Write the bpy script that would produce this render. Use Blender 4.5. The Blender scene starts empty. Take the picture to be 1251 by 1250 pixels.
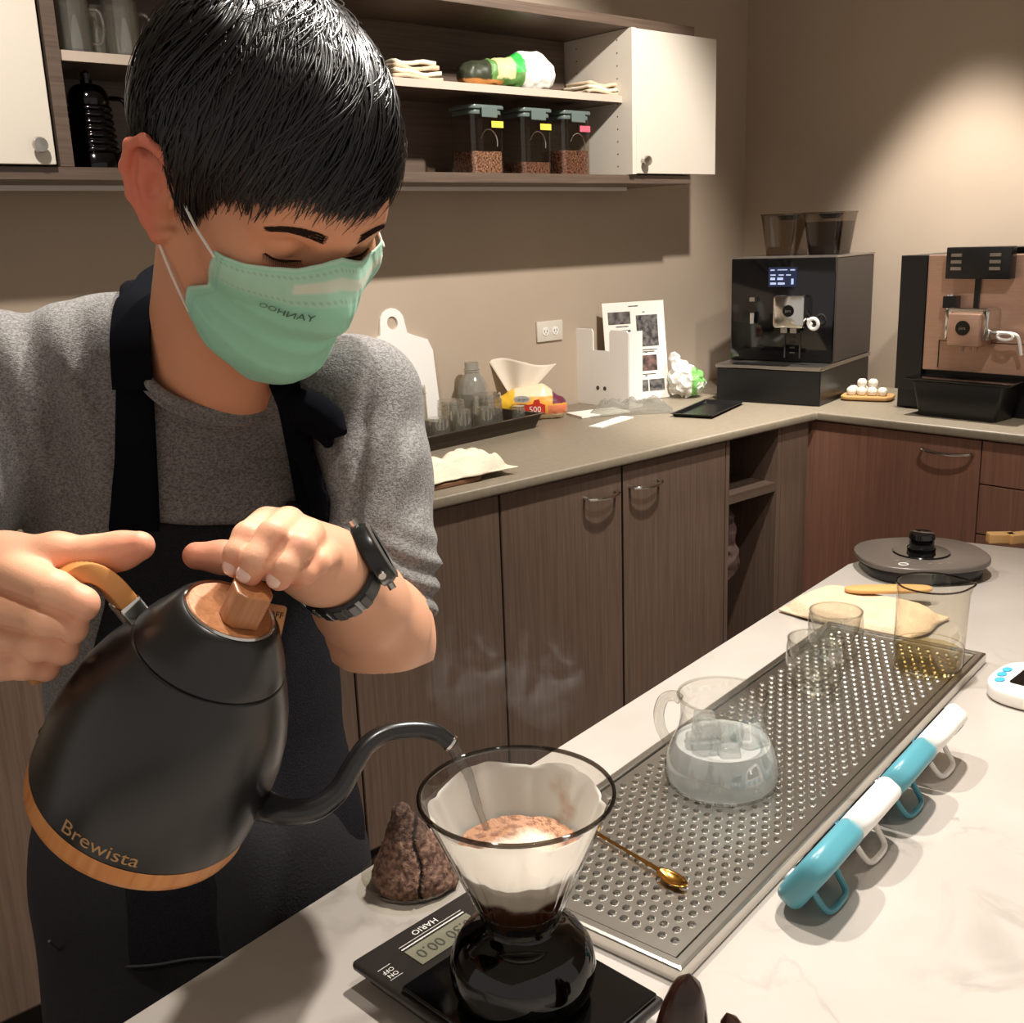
import bpy, bmesh, math, random
import numpy as np
from mathutils import Vector, Matrix, noise as mnoise

# ------------------------------------------------------------------ camera
HEADQ = (.7665, .9641, -.2935, 322.58, 236.76, .8329)
F_PX, PITCH, ROLL, AZ, ISL = 1301.9, 0.25143, -0.03644, 0.86395, 0.16979
CZ = 1.46
fw = np.array([math.cos(AZ)*math.cos(PITCH), math.sin(AZ)*math.cos(PITCH), -math.sin(PITCH)])
_rt = np.array([math.sin(AZ), -math.cos(AZ), 0.0]); _up = np.cross(_rt, fw)
rt = _rt*math.cos(ROLL)+_up*math.sin(ROLL); up = -_rt*math.sin(ROLL)+_up*math.cos(ROLL)
CAM0 = np.array([0, 0, CZ])
scene = bpy.context.scene
COL = scene.collection
cam = bpy.data.cameras.new('camera'); camo = bpy.data.objects.new('camera', cam); COL.objects.link(camo)
camo.matrix_world = Matrix(((rt[0], up[0], -fw[0], 0), (rt[1], up[1], -fw[1], 0), (rt[2], up[2], -fw[2], CZ), (0, 0, 0, 1)))
cam.sensor_fit = 'HORIZONTAL'; cam.sensor_width = 36.0; cam.lens = 36.0*F_PX/1251.0
cam.clip_start = 0.05; cam.clip_end = 60
scene.camera = camo

# ------------------------------------------------------------------ view, world, lights
vs = scene.view_settings
scene.display_settings.display_device = 'sRGB'
vs.view_transform = 'Standard'; vs.look = 'None'; vs.gamma = 1.0; vs.use_curve_mapping = False
vs.exposure = 0.82
try:
    scene.cycles.transparent_max_bounces = 32
    scene.cycles.max_bounces = 10
    scene.cycles.sample_clamp_indirect = 4.0
    scene.cycles.use_denoising = True
    scene.cycles.caustics_reflective = False
    scene.cycles.caustics_refractive = False
except Exception: pass
world = bpy.data.worlds.new('world'); scene.world = world; world.use_nodes = True
world.node_tree.nodes['Background'].inputs[0].default_value = (1.0, 0.91, 0.82, 1)
world.node_tree.nodes['Background'].inputs[1].default_value = 0.30

CEIL = 2.62
def spot(name, loc, target, power, angle, blend=0.35, size=0.03, col=(1, 0.93, 0.85)):
    l = bpy.data.lights.new(name, 'SPOT'); l.energy = power; l.spot_size = math.radians(angle); l.spot_blend = blend
    l.shadow_soft_size = size; l.color = col
    o = bpy.data.objects.new(name, l); COL.objects.link(o); o.location = loc
    d = Vector(target)-Vector(loc); o.rotation_euler = d.to_track_quat('-Z', 'Y').to_euler(); return o
def area(name, loc, target, power, sx, sy, col=(1, 0.93, 0.85)):
    l = bpy.data.lights.new(name, 'AREA'); l.energy = power; l.shape = 'RECTANGLE'; l.size = sx; l.size_y = sy; l.color = col
    o = bpy.data.objects.new(name, l); COL.objects.link(o); o.location = loc
    d = Vector(target)-Vector(loc); o.rotation_euler = d.to_track_quat('-Z', 'Y').to_euler(); return o
# ceiling downlights over the island and the counters, plus one added fill
spot('downlight_island', (0.62, 1.05, 2.55), (0.72, 0.55, 0.9), 52, 80, 0.6, 0.03)
spot('downlight_near', (0.52, 0.22, 2.55), (0.45, 0.60, 0.9), 20, 75, 0.6, 0.035)
spot('downlight_front', (1.22, 0.68, 2.55), (0.85, 0.72, 1.0), 88, 80, 0.7, 0.035)
spot('downlight_back', (2.05, 1.25, 2.55), (2.15, 2.45, 1.3), 95, 76, 0.5, 0.03)
spot('downlight_corner', (3.03, 1.72, 2.55), (3.08, 1.72, 0.9), 105, 66, 0.45, 0.05)
spot('added_fill_middle', (2.0, 0.75, 2.55), (2.9, 1.45, 0.6), 42, 75, 0.6, 0.04)  # added fill that brightens the dark right cabinets; no known lamp there
spot('downlight_left', (0.3, 1.25, 2.55), (0.45, 2.3, 1.1), 60, 85, 0.6, 0.04)

# ------------------------------------------------------------------ pixel geometry helpers
def ray(x, y): return fw+rt*(x-625.5)/F_PX-up*(y-625)/F_PX
def at(x, y, d): return CAM0+ray(x, y)*d
def onz(x, y, z): r = ray(x, y); return CAM0+r*((z-CZ)/r[2])
def onY(x, y, Y): r = ray(x, y); return CAM0+r*(Y/r[1])
def onX(x, y, X): r = ray(x, y); return CAM0+r*(X/r[0])

def lin(c):
    c = np.array(c, float)/255.0
    return tuple(np.where(c <= .04045, c/12.92, ((c+.055)/1.055)**2.4))
# ------------------------------------------------------------------ materials
MATS = {}
def newmat(name):
    m = bpy.data.materials.new(name); m.use_nodes = True; nt = m.node_tree
    b = nt.nodes['Principled BSDF']; return m, nt, b
def mat(name, rgb, rough=0.5, metal=0.0, noise=0.0, nscale=20, bump=0.0, bscale=60, stretch=None, coat=0.0, spec=None, sheen=0.0, rgb2=None, emis=0.0, attr=None, sss=0.0, detail=4):
    if name in MATS: return MATS[name]
    m, nt, b = newmat(name); N = nt.nodes; L = nt.links
    c = (*lin(rgb), 1)
    b.inputs['Base Color'].default_value = c; b.inputs['Roughness'].default_value = rough; b.inputs['Metallic'].default_value = metal
    if spec is not None: b.inputs['Specular IOR Level'].default_value = spec
    b.inputs['Coat Weight'].default_value = coat; b.inputs['Coat Roughness'].default_value = 0.08
    if sheen: b.inputs['Sheen Weight'].default_value = sheen; b.inputs['Sheen Roughness'].default_value = 0.5
    if sss:
        b.inputs['Subsurface Weight'].default_value = sss; b.inputs['Subsurface Radius'].default_value = (1, .35, .2); b.inputs['Subsurface Scale'].default_value = 0.006
    if emis: b.inputs['Emission Color'].default_value = c; b.inputs['Emission Strength'].default_value = emis
    tc = N.new('ShaderNodeTexCoord'); mp = N.new('ShaderNodeMapping'); L.new(tc.outputs['Object'], mp.inputs[0])
    if stretch: mp.inputs['Scale'].default_value = stretch
    if noise:
        n = N.new('ShaderNodeTexNoise'); n.inputs['Scale'].default_value = nscale; n.inputs['Detail'].default_value = detail; L.new(mp.outputs[0], n.inputs['Vector'])
        r = N.new('ShaderNodeMix'); r.data_type = 'RGBA'
        c2 = lin(rgb2) if rgb2 is not None else tuple(v*(1-noise) for v in c[:3])
        r.inputs[6].default_value = c; r.inputs[7].default_value = (*c2, 1)
        cr = N.new('ShaderNodeMapRange'); cr.inputs[1].default_value = 0.35; cr.inputs[2].default_value = 0.65
        L.new(n.outputs[0], cr.inputs[0]); L.new(cr.outputs[0], r.inputs[0]); L.new(r.outputs[2], b.inputs['Base Color'])
        last = r.outputs[2]
    if attr:
        a = N.new('ShaderNodeAttribute'); a.attribute_name = attr; L.new(a.outputs['Color'], b.inputs['Base Color'])
    if bump:
        n2 = N.new('ShaderNodeTexNoise'); n2.inputs['Scale'].default_value = bscale; n2.inputs['Detail'].default_value = 3; L.new(mp.outputs[0], n2.inputs['Vector'])
        bp = N.new('ShaderNodeBump'); bp.inputs['Strength'].default_value = bump; bp.inputs['Distance'].default_value = 0.002
        L.new(n2.outputs[0], bp.inputs['Height']); L.new(bp.outputs[0], b.inputs['Normal'])
    MATS[name] = m; return m
def glass(name, tint=(250, 250, 245), edge=(150, 150, 140), gloss=0.9, rough=0.02, milky=0.0, milk=(235, 235, 230), base=.045):
    """thin-walled glass: clear transmission, Fresnel reflection, greener towards grazing angles"""
    if name in MATS: return MATS[name]
    m = bpy.data.materials.new(name); m.use_nodes = True; nt = m.node_tree; N = nt.nodes; L = nt.links; N.clear()
    out = N.new('ShaderNodeOutputMaterial'); tr = N.new('ShaderNodeBsdfTransparent'); gl = N.new('ShaderNodeBsdfGlossy')
    gl.inputs['Roughness'].default_value = rough; gl.inputs['Color'].default_value = (gloss, gloss, gloss, 1)
    lw = N.new('ShaderNodeLayerWeight'); lw.inputs['Blend'].default_value = 0.5
    mx = N.new('ShaderNodeMix'); mx.data_type = 'RGBA'; mx.inputs[6].default_value = (*lin(tint), 1); mx.inputs[7].default_value = (*lin(edge), 1)
    pw = N.new('ShaderNodeMath'); pw.operation = 'POWER'; pw.inputs[1].default_value = 4.5
    L.new(lw.outputs['Facing'], pw.inputs[0]); L.new(pw.outputs[0], mx.inputs[0]); L.new(mx.outputs[2], tr.inputs['Color'])
    fr = N.new('ShaderNodeMath'); fr.operation = 'POWER'; fr.inputs[1].default_value = 5.0; lw2 = N.new('ShaderNodeLayerWeight'); lw2.inputs['Blend'].default_value = 0.5
    L.new(lw2.outputs['Facing'], fr.inputs[0]); fa = N.new('ShaderNodeMath'); fa.operation = 'MULTIPLY_ADD'; fa.inputs[1].default_value = .8; fa.inputs[2].default_value = base; L.new(fr.outputs[0], fa.inputs[0])
    ms = N.new('ShaderNodeMixShader'); L.new(fa.outputs[0], ms.inputs[0]); L.new(tr.outputs[0], ms.inputs[1]); L.new(gl.outputs[0], ms.inputs[2])
    if milky > 0:
        df = N.new('ShaderNodeBsdfDiffuse'); df.inputs[0].default_value = (*lin(milk), 1)
        tl = N.new('ShaderNodeBsdfTranslucent'); tl.inputs[0].default_value = (*lin(milk), 1)
        a = N.new('ShaderNodeMixShader'); a.inputs[0].default_value = 0.5; L.new(df.outputs[0], a.inputs[1]); L.new(tl.outputs[0], a.inputs[2])
        m2 = N.new('ShaderNodeMixShader'); m2.inputs[0].default_value = milky; L.new(ms.outputs[0], m2.inputs[1]); L.new(a.outputs[0], m2.inputs[2])
        L.new(m2.outputs[0], out.inputs[0])
    else: L.new(ms.outputs[0], out.inputs[0])
    MATS[name] = m; return m
def marble():
    m, nt, b = newmat('white_marble'); N = nt.nodes; L = nt.links
    tc = N.new('ShaderNodeTexCoord')
    n1 = N.new('ShaderNodeTexNoise'); n1.inputs['Scale'].default_value = 5; n1.inputs['Detail'].default_value = 8; n1.inputs['Distortion'].default_value = 1.2
    L.new(tc.outputs['Object'], n1.inputs['Vector'])
    # thin veins: distance of the noise from 0.5
    s = N.new('ShaderNodeMath'); s.operation = 'SUBTRACT'; s.inputs[1].default_value = 0.5; L.new(n1.outputs[0], s.inputs[0])
    a = N.new('ShaderNodeMath'); a.operation = 'ABSOLUTE'; L.new(s.outputs[0], a.inputs[0])
    r = N.new('ShaderNodeMapRange'); r.inputs[1].default_value = 0.0; r.inputs[2].default_value = 0.025; r.inputs[3].default_value = 0.75; r.inputs[4].default_value = 0
    L.new(a.outputs[0], r.inputs[0])
    n2 = N.new('ShaderNodeTexNoise'); n2.inputs['Scale'].default_value = 3.2; n2.inputs['Detail'].default_value = 3; L.new(tc.outputs['Object'], n2.inputs['Vector'])
    r2 = N.new('ShaderNodeMapRange'); r2.inputs[1].default_value = 0.5; r2.inputs[2].default_value = 0.68; L.new(n2.outputs[0], r2.inputs[0])
    mu = N.new('ShaderNodeMath'); mu.operation = 'MULTIPLY'; L.new(r.outputs[0], mu.inputs[0]); L.new(r2.outputs[0], mu.inputs[1])
    mx = N.new('ShaderNodeMix'); mx.data_type = 'RGBA'; mx.inputs[6].default_value = (*lin((192, 185, 177)), 1); mx.inputs[7].default_value = (*lin((112, 102, 94)), 1)
    n3 = N.new('ShaderNodeTexNoise'); n3.inputs['Scale'].default_value = 9; n3.inputs['Detail'].default_value = 6; L.new(tc.outputs['Object'], n3.inputs['Vector'])
    m3 = N.new('ShaderNodeMath'); m3.operation = 'MULTIPLY_ADD'; m3.inputs[1].default_value = 0.35; L.new(n3.outputs[0], m3.inputs[0]); L.new(mu.outputs[0], m3.inputs[2])
    L.new(m3.outputs[0], mx.inputs[0]); L.new(mx.outputs[2], b.inputs['Base Color'])
    b.inputs['Roughness'].default_value = 0.28
    MATS['white_marble'] = m; return m
def wood_lam(name, c1, c2, axis=2, rough=0.42, scale=1.0):
    m, nt, b = newmat(name); N = nt.nodes; L = nt.links
    tc = N.new('ShaderNodeTexCoord'); mp = N.new('ShaderNodeMapping'); L.new(tc.outputs['Object'], mp.inputs[0])
    s = [90*scale]*3; s[axis] = 2.5*scale; mp.inputs['Scale'].default_value = s
    n = N.new('ShaderNodeTexNoise'); n.inputs['Scale'].default_value = 1.6; n.inputs['Detail'].default_value = 6; n.inputs['Distortion'].default_value = 0.6
    L.new(mp.outputs[0], n.inputs['Vector'])
    mx = N.new('ShaderNodeMix'); mx.data_type = 'RGBA'; mx.inputs[6].default_value = (*lin(c1), 1); mx.inputs[7].default_value = (*lin(c2), 1)
    r = N.new('ShaderNodeMapRange'); r.inputs[1].default_value = 0.3; r.inputs[2].default_value = 0.7; L.new(n.outputs[0], r.inputs[0]); L.new(r.outputs[0], mx.inputs[0])
    L.new(mx.outputs[2], b.inputs['Base Color']); b.inputs['Roughness'].default_value = rough
    bp = N.new('ShaderNodeBump'); bp.inputs['Strength'].default_value = 0.15; bp.inputs['Distance'].default_value = 0.001
    L.new(n.outputs[0], bp.inputs['Height']); L.new(bp.outputs[0], b.inputs['Normal'])
    MATS[name] = m; return m
def knit(name, c1, c2, scale=1500):
    m, nt, b = newmat(name); N = nt.nodes; L = nt.links
    tc = N.new('ShaderNodeTexCoord'); v = N.new('ShaderNodeTexNoise'); v.inputs['Scale'].default_value = 700; v.inputs['Detail'].default_value = 3
    mp = N.new('ShaderNodeMapping'); mp.inputs['Scale'].default_value = (1, 1, 1.6); L.new(tc.outputs['Object'], mp.inputs[0]); L.new(mp.outputs[0], v.inputs['Vector'])
    n = N.new('ShaderNodeTexNoise'); n.inputs['Scale'].default_value = 330; n.inputs['Detail'].default_value = 2; L.new(mp.outputs[0], n.inputs['Vector'])
    ad = N.new('ShaderNodeMath'); ad.operation = 'ADD'; L.new(v.outputs[0], ad.inputs[0]); L.new(n.outputs[0], ad.inputs[1])
    r = N.new('ShaderNodeMapRange'); r.inputs[1].default_value = 0.8; r.inputs[2].default_value = 1.2; L.new(ad.outputs[0], r.inputs[0])
    mx = N.new('ShaderNodeMix'); mx.data_type = 'RGBA'; mx.inputs[6].default_value = (*lin(c1), 1); mx.inputs[7].default_value = (*lin(c2), 1)
    L.new(r.outputs[0], mx.inputs[0]); L.new(mx.outputs[2], b.inputs['Base Color']); b.inputs['Roughness'].default_value = 0.95
    b.inputs['Specular IOR Level'].default_value = 0.15; b.inputs['Sheen Weight'].default_value = 0.15
    bp = N.new('ShaderNodeBump'); bp.inputs['Strength'].default_value = 0.5; bp.inputs['Distance'].default_value = 0.0015
    L.new(ad.outputs[0], bp.inputs['Height']); L.new(bp.outputs[0], b.inputs['Normal'])
    MATS[name] = m; return m

marble()
wood_lam('brown_laminate', (112, 93, 80), (92, 75, 64), 2)
wood_lam('red_lit_laminate', (146, 104, 86), (124, 88, 72), 2)  # same laminate as the back run, with its redder light put into the colour
wood_lam('shelf_laminate', (104, 88, 76), (80, 66, 56), 0)
wood_lam('kettle_wood', (206, 140, 76), (182, 114, 54), 2, 0.35, 1.2)
wood_lam('lid_wood', (188, 128, 84), (160, 104, 62), 2, 0.4, 2)
mat('wall_paint', (182, 165, 146), 0.75, noise=0.05, nscale=3, bump=0.05, bscale=200)
mat('ceiling_paint', (226, 218, 206), 0.9)
mat('floor_tile', (120, 108, 98), 0.5, noise=0.2, nscale=4)
mat('grey_brown_stone', (142, 131, 113), 0.45, noise=0.12, nscale=60, bump=0.03)
mat('white_laminate', (214, 206, 192), 0.35)
mat('dark_gap', (14, 12, 11), 0.8)
mat('chrome', (220, 218, 214), 0.12, 1.0)
mat('brushed_steel', (190, 186, 180), 0.28, 1.0, noise=0.1, nscale=40, stretch=(1, 30, 1))
mat('tray_steel', (206, 203, 196), 0.27, 1.0, bump=0.12, bscale=45)
mat('black_gloss', (10, 10, 11), 0.08, spec=0.6)
mat('black_plastic', (17, 17, 18), 0.35)
mat('black_satin', (15, 15, 16), 0.34, spec=0.55)
mat('dark_grey_plastic', (62, 56, 54), 0.4)
mat('white_plastic', (238, 234, 228), 0.35)
mat('teal_plastic', (84, 150, 164), 0.3)
mat('gold', (205, 150, 70), 0.18, 1.0)
mat('beige_cloth', (214, 190, 160), 0.95, noise=0.12, nscale=40, bump=0.6, bscale=350)
mat('cream_cloth', (232, 220, 196), 0.95, noise=0.08, nscale=30, bump=0.6, bscale=300)
mat('paper_white', (236, 232, 222), 0.8)
mat('coffee', (58, 26, 10), 0.12, coat=0.5)

# ------------------------------------------------------------------ object helpers
def tag(o, label=None, cat=None, group=None, kind=None):
    if label: o['label'] = label
    if cat: o['category'] = cat
    if group: o['group'] = group
    if kind: o['kind'] = kind
    return o
PW = {}
def thing(name, label, cat, loc=(0, 0, 0), rotz=0.0, group=None, M=None):
    o = bpy.data.objects.new(name, None); COL.objects.link(o); o.empty_display_size = 0.02
    if M is None: M = Matrix.Translation(Vector(loc)) @ Matrix.Rotation(rotz, 4, 'Z')
    o.matrix_world = M; PW[o] = M.copy()
    return tag(o, label, cat, group)
def link(name, me, m=None, parent=None, M=None, world=False, label=None):
    """one mesh object; verts in the parent's frame, or in world coordinates when world=True"""
    o = bpy.data.objects.new(name, me); COL.objects.link(o)
    if m is not None and len(me.materials) == 0: me.materials.append(MATS[m] if isinstance(m, str) else m)
    if parent is not None:
        o.parent = parent; PM = PW.get(parent, Matrix.Identity(4))
        if world: me.transform(PM.inverted())
        if M is not None: o.matrix_local = M; PW[o] = PM @ M
        else: PW[o] = PM.copy()
    elif M is not None:
        o.matrix_world = M; PW[o] = M.copy()
        if world: me.transform(M.inverted())
    else: PW[o] = Matrix.Identity(4)
    if label: o['label'] = label
    return o
class MB:
    def __init__(s): s.v = []; s.f = []; s.mi = []
    def add(s, vs, fs, mi=0):
        b = len(s.v); s.v += [tuple(map(float, p)) for p in vs]; s.f += [tuple(b+i for i in f) for f in fs]; s.mi += [mi]*len(fs); return s
    def box(s, c, d, R=None, mi=0):
        x, y, z = (d[0]/2, d[1]/2, d[2]/2)
        vs = [Vector((sx*x, sy*y, sz*z)) for sx in (-1, 1) for sy in (-1, 1) for sz in (-1, 1)]
        if R is not None: vs = [R @ q for q in vs]
        vs = [q+Vector(c) for q in vs]
        return s.add(vs, [(0, 1, 3, 2), (4, 6, 7, 5), (0, 4, 5, 1), (2, 3, 7, 6), (0, 2, 6, 4), (1, 5, 7, 3)], mi)
    def bb(s, x0, x1, y0, y1, z0, z1, mi=0): return s.box(((x0+x1)/2, (y0+y1)/2, (z0+z1)/2), (x1-x0, y1-y0, z1-z0), mi=mi)
    def lathe(s, prof, n=40, c=(0, 0, 0), R=None, mi=0, caps=True, sx=1, sy=1):
        vs = []; fs = []
        for r, z in prof:
            for i in range(n):
                a = 2*math.pi*i/n; q = Vector((r*math.cos(a)*sx, r*math.sin(a)*sy, z))
                if R is not None: q = R @ q
                vs.append(q+Vector(c))
        for j in range(len(prof)-1):
            for i in range(n): k = (i+1) % n; fs.append((j*n+i, j*n+k, (j+1)*n+k, (j+1)*n+i))
        if caps:
            if prof[0][0] > 1e-6: fs.append(tuple(range(n-1, -1, -1)))
            if prof[-1][0] > 1e-6: fs.append(tuple((len(prof)-1)*n+i for i in range(n)))
        return s.add(vs, fs, mi)
    def tube(s, path, r, n=10, mi=0, flat=None, closed=False):
        P = [Vector(p) for p in path]; m = len(P); rs = r if hasattr(r, '__len__') else [r]*m
        vs = []; fs = []; prev = None
        for i in range(m):
            if closed: t = (P[(i+1) % m]-P[i-1])
            else: t = (P[min(i+1, m-1)]-P[max(i-1, 0)])
            t.normalize()
            if prev is None: prev = t.orthogonal().normalized() if flat is None else Vector(flat)
            u = (prev-t*prev.dot(t)).normalized(); prev = u; w = t.cross(u)
            for k in range(n):
                a = 2*math.pi*k/n; vs.append(P[i]+(u*math.cos(a)+w*math.sin(a))*rs[i])
        for i in range(m if closed else m-1):
            for k in range(n): l = (k+1) % n; i2 = (i+1) % m; fs.append((i*n+k, i*n+l, i2*n+l, i2*n+k))
        if not closed: fs += [tuple(range(n-1, -1, -1)), tuple((m-1)*n+k for k in range(n))]
        return s.add(vs, fs, mi)
    def ribbon(s, path, w, h, side, mi=0):
        """rectangular bar along a path; side = width direction"""
        P = [Vector(p) for p in path]; m = len(P); vs = []; fs = []
        ws = w if hasattr(w, '__len__') else [w]*m
        for i in range(m):
            t = (P[min(i+1, m-1)]-P[max(i-1, 0)]).normalized(); sd = side[i] if isinstance(side, list) else side
            sd = Vector(sd); sd = (sd-t*sd.dot(t)).normalized(); nn = t.cross(sd)
            for a, b in ((-1, -1), (1, -1), (1, 1), (-1, 1)): vs.append(P[i]+sd*a*ws[i]/2+nn*b*h/2)
        for i in range(m-1):
            for k in range(4): l = (k+1) % 4; fs.append((i*4+k, i*4+l, i*4+4+l, i*4+4+k))
        fs += [(3, 2, 1, 0), tuple((m-1)*4+k for k in range(4))]
        return s.add(vs, fs, mi)
    def prism(s, poly, z0, z1, R=None, c=(0, 0, 0), mi=0):
        n = len(poly); vs = [Vector((x, y, z0)) for x, y in poly]+[Vector((x, y, z1)) for x, y in poly]
        if R is not None: vs = [R @ q for q in vs]
        vs = [q+Vector(c) for q in vs]
        fs = [tuple(range(n-1, -1, -1)), tuple(range(n, 2*n))]+[(i, (i+1) % n, n+(i+1) % n, n+i) for i in range(n)]
        return s.add(vs, fs, mi)
    def mesh(s, name, smooth=False, bevel=0.0, seg=2, angle=40, mats=None):
        me = bpy.data.meshes.new(name); me.from_pydata(s.v, [], s.f)
        bm = bmesh.new(); bm.from_mesh(me); 
        for f, k in zip(bm.faces, s.mi): f.material_index = k
        bmesh.ops.recalc_face_normals(bm, faces=bm.faces)
        if bevel:
            es = [e for e in bm.edges if len(e.link_faces) == 2 and e.calc_face_angle(0) > math.radians(30)]
            bmesh.ops.bevel(bm, geom=es, offset=bevel, segments=seg, profile=0.5, affect='EDGES', clamp_overlap=True)
        if smooth:
            for f in bm.faces: f.smooth = True
            for e in bm.edges:
                if len(e.link_faces) == 2 and e.calc_face_angle(0) > math.radians(angle): e.smooth = False
        bm.to_mesh(me); bm.free(); me.update()
        if mats:
            for q in mats: me.materials.append(MATS[q])
        return me
    def obj(s, name, m, parent=None, smooth=False, bevel=0.0, seg=2, angle=40, world=False, M=None, label=None, mats=None):
        return link(name, s.mesh(name, smooth, bevel, seg, angle, mats), None if mats else m, parent, M, world, label)
def rrect(w, h, r, n=5):
    out = []
    for cx, cy, a0 in ((w/2-r, h/2-r, 0), (-w/2+r, h/2-r, 90), (-w/2+r, -h/2+r, 180), (w/2-r, -h/2+r, 270)):
        for k in range(n+1): a = math.radians(a0+90*k/n); out.append((cx+r*math.cos(a), cy+r*math.sin(a)))
    return out
def bez(pts, n=24):
    """Catmull-Rom through the points"""
    P = [Vector(p) for p in pts]; P = [P[0]*2-P[1]]+P+[P[-1]*2-P[-2]]; out = []
    seg = len(P)-3
    for i in range(seg):
        a, b, c, d = P[i:i+4]
        for k in range(n):
            t = k/n; out.append(0.5*((2*b)+(c-a)*t+(2*a-5*b+4*c-d)*t*t+(3*b-a-3*c+d)*t**3))
    out.append(P[-2].copy()); return out
def text_mesh(txt, size, extrude=0.0003, align='CENTER', spacing=1.0, res=2):
    cu = bpy.data.curves.new('lettering', 'FONT'); cu.body = txt; cu.size = size; cu.extrude = extrude; cu.align_x = align; cu.align_y = 'CENTER'; cu.space_character = spacing
    cu.resolution_u = res
    o = bpy.data.objects.new('lettering_tmp', cu); COL.objects.link(o); dg = bpy.context.evaluated_depsgraph_get(); dg.update()
    me = bpy.data.meshes.new_from_object(o.evaluated_get(dg)); bpy.data.objects.remove(o); bpy.data.curves.remove(cu)
    me.materials.clear(); return me
def copy_tree(o, M=None, label=None):
    c = o.copy(); COL.objects.link(c)
    PW[c] = PW[o].copy()
    if M is not None: c.matrix_world = M; PW[c] = M.copy()
    if label: c['label'] = label
    for ch in [x for x in bpy.data.objects if x.parent == o]:
        d = ch.copy(); COL.objects.link(d); d.parent = c
        for g in [x for x in bpy.data.objects if x.parent == ch]:
            e = g.copy(); COL.objects.link(e); e.parent = d
    return c
def T(x, y, z): return Matrix.Translation((x, y, z))
def frame(o, X, Y, Z):
    X, Y, Z, o = [Vector(v) for v in (X, Y, Z, o)]
    return Matrix(((X.x, Y.x, Z.x, o.x), (X.y, Y.y, Z.y, o.y), (X.z, Y.z, Z.z, o.z), (0, 0, 0, 1)))
def ortho(zaxis, xhint, o):
    Z = Vector(zaxis).normalized(); X = Vector(xhint); X = (X-Z*X.dot(Z)).normalized(); return frame(o, X, Z.cross(X), Z)

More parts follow.
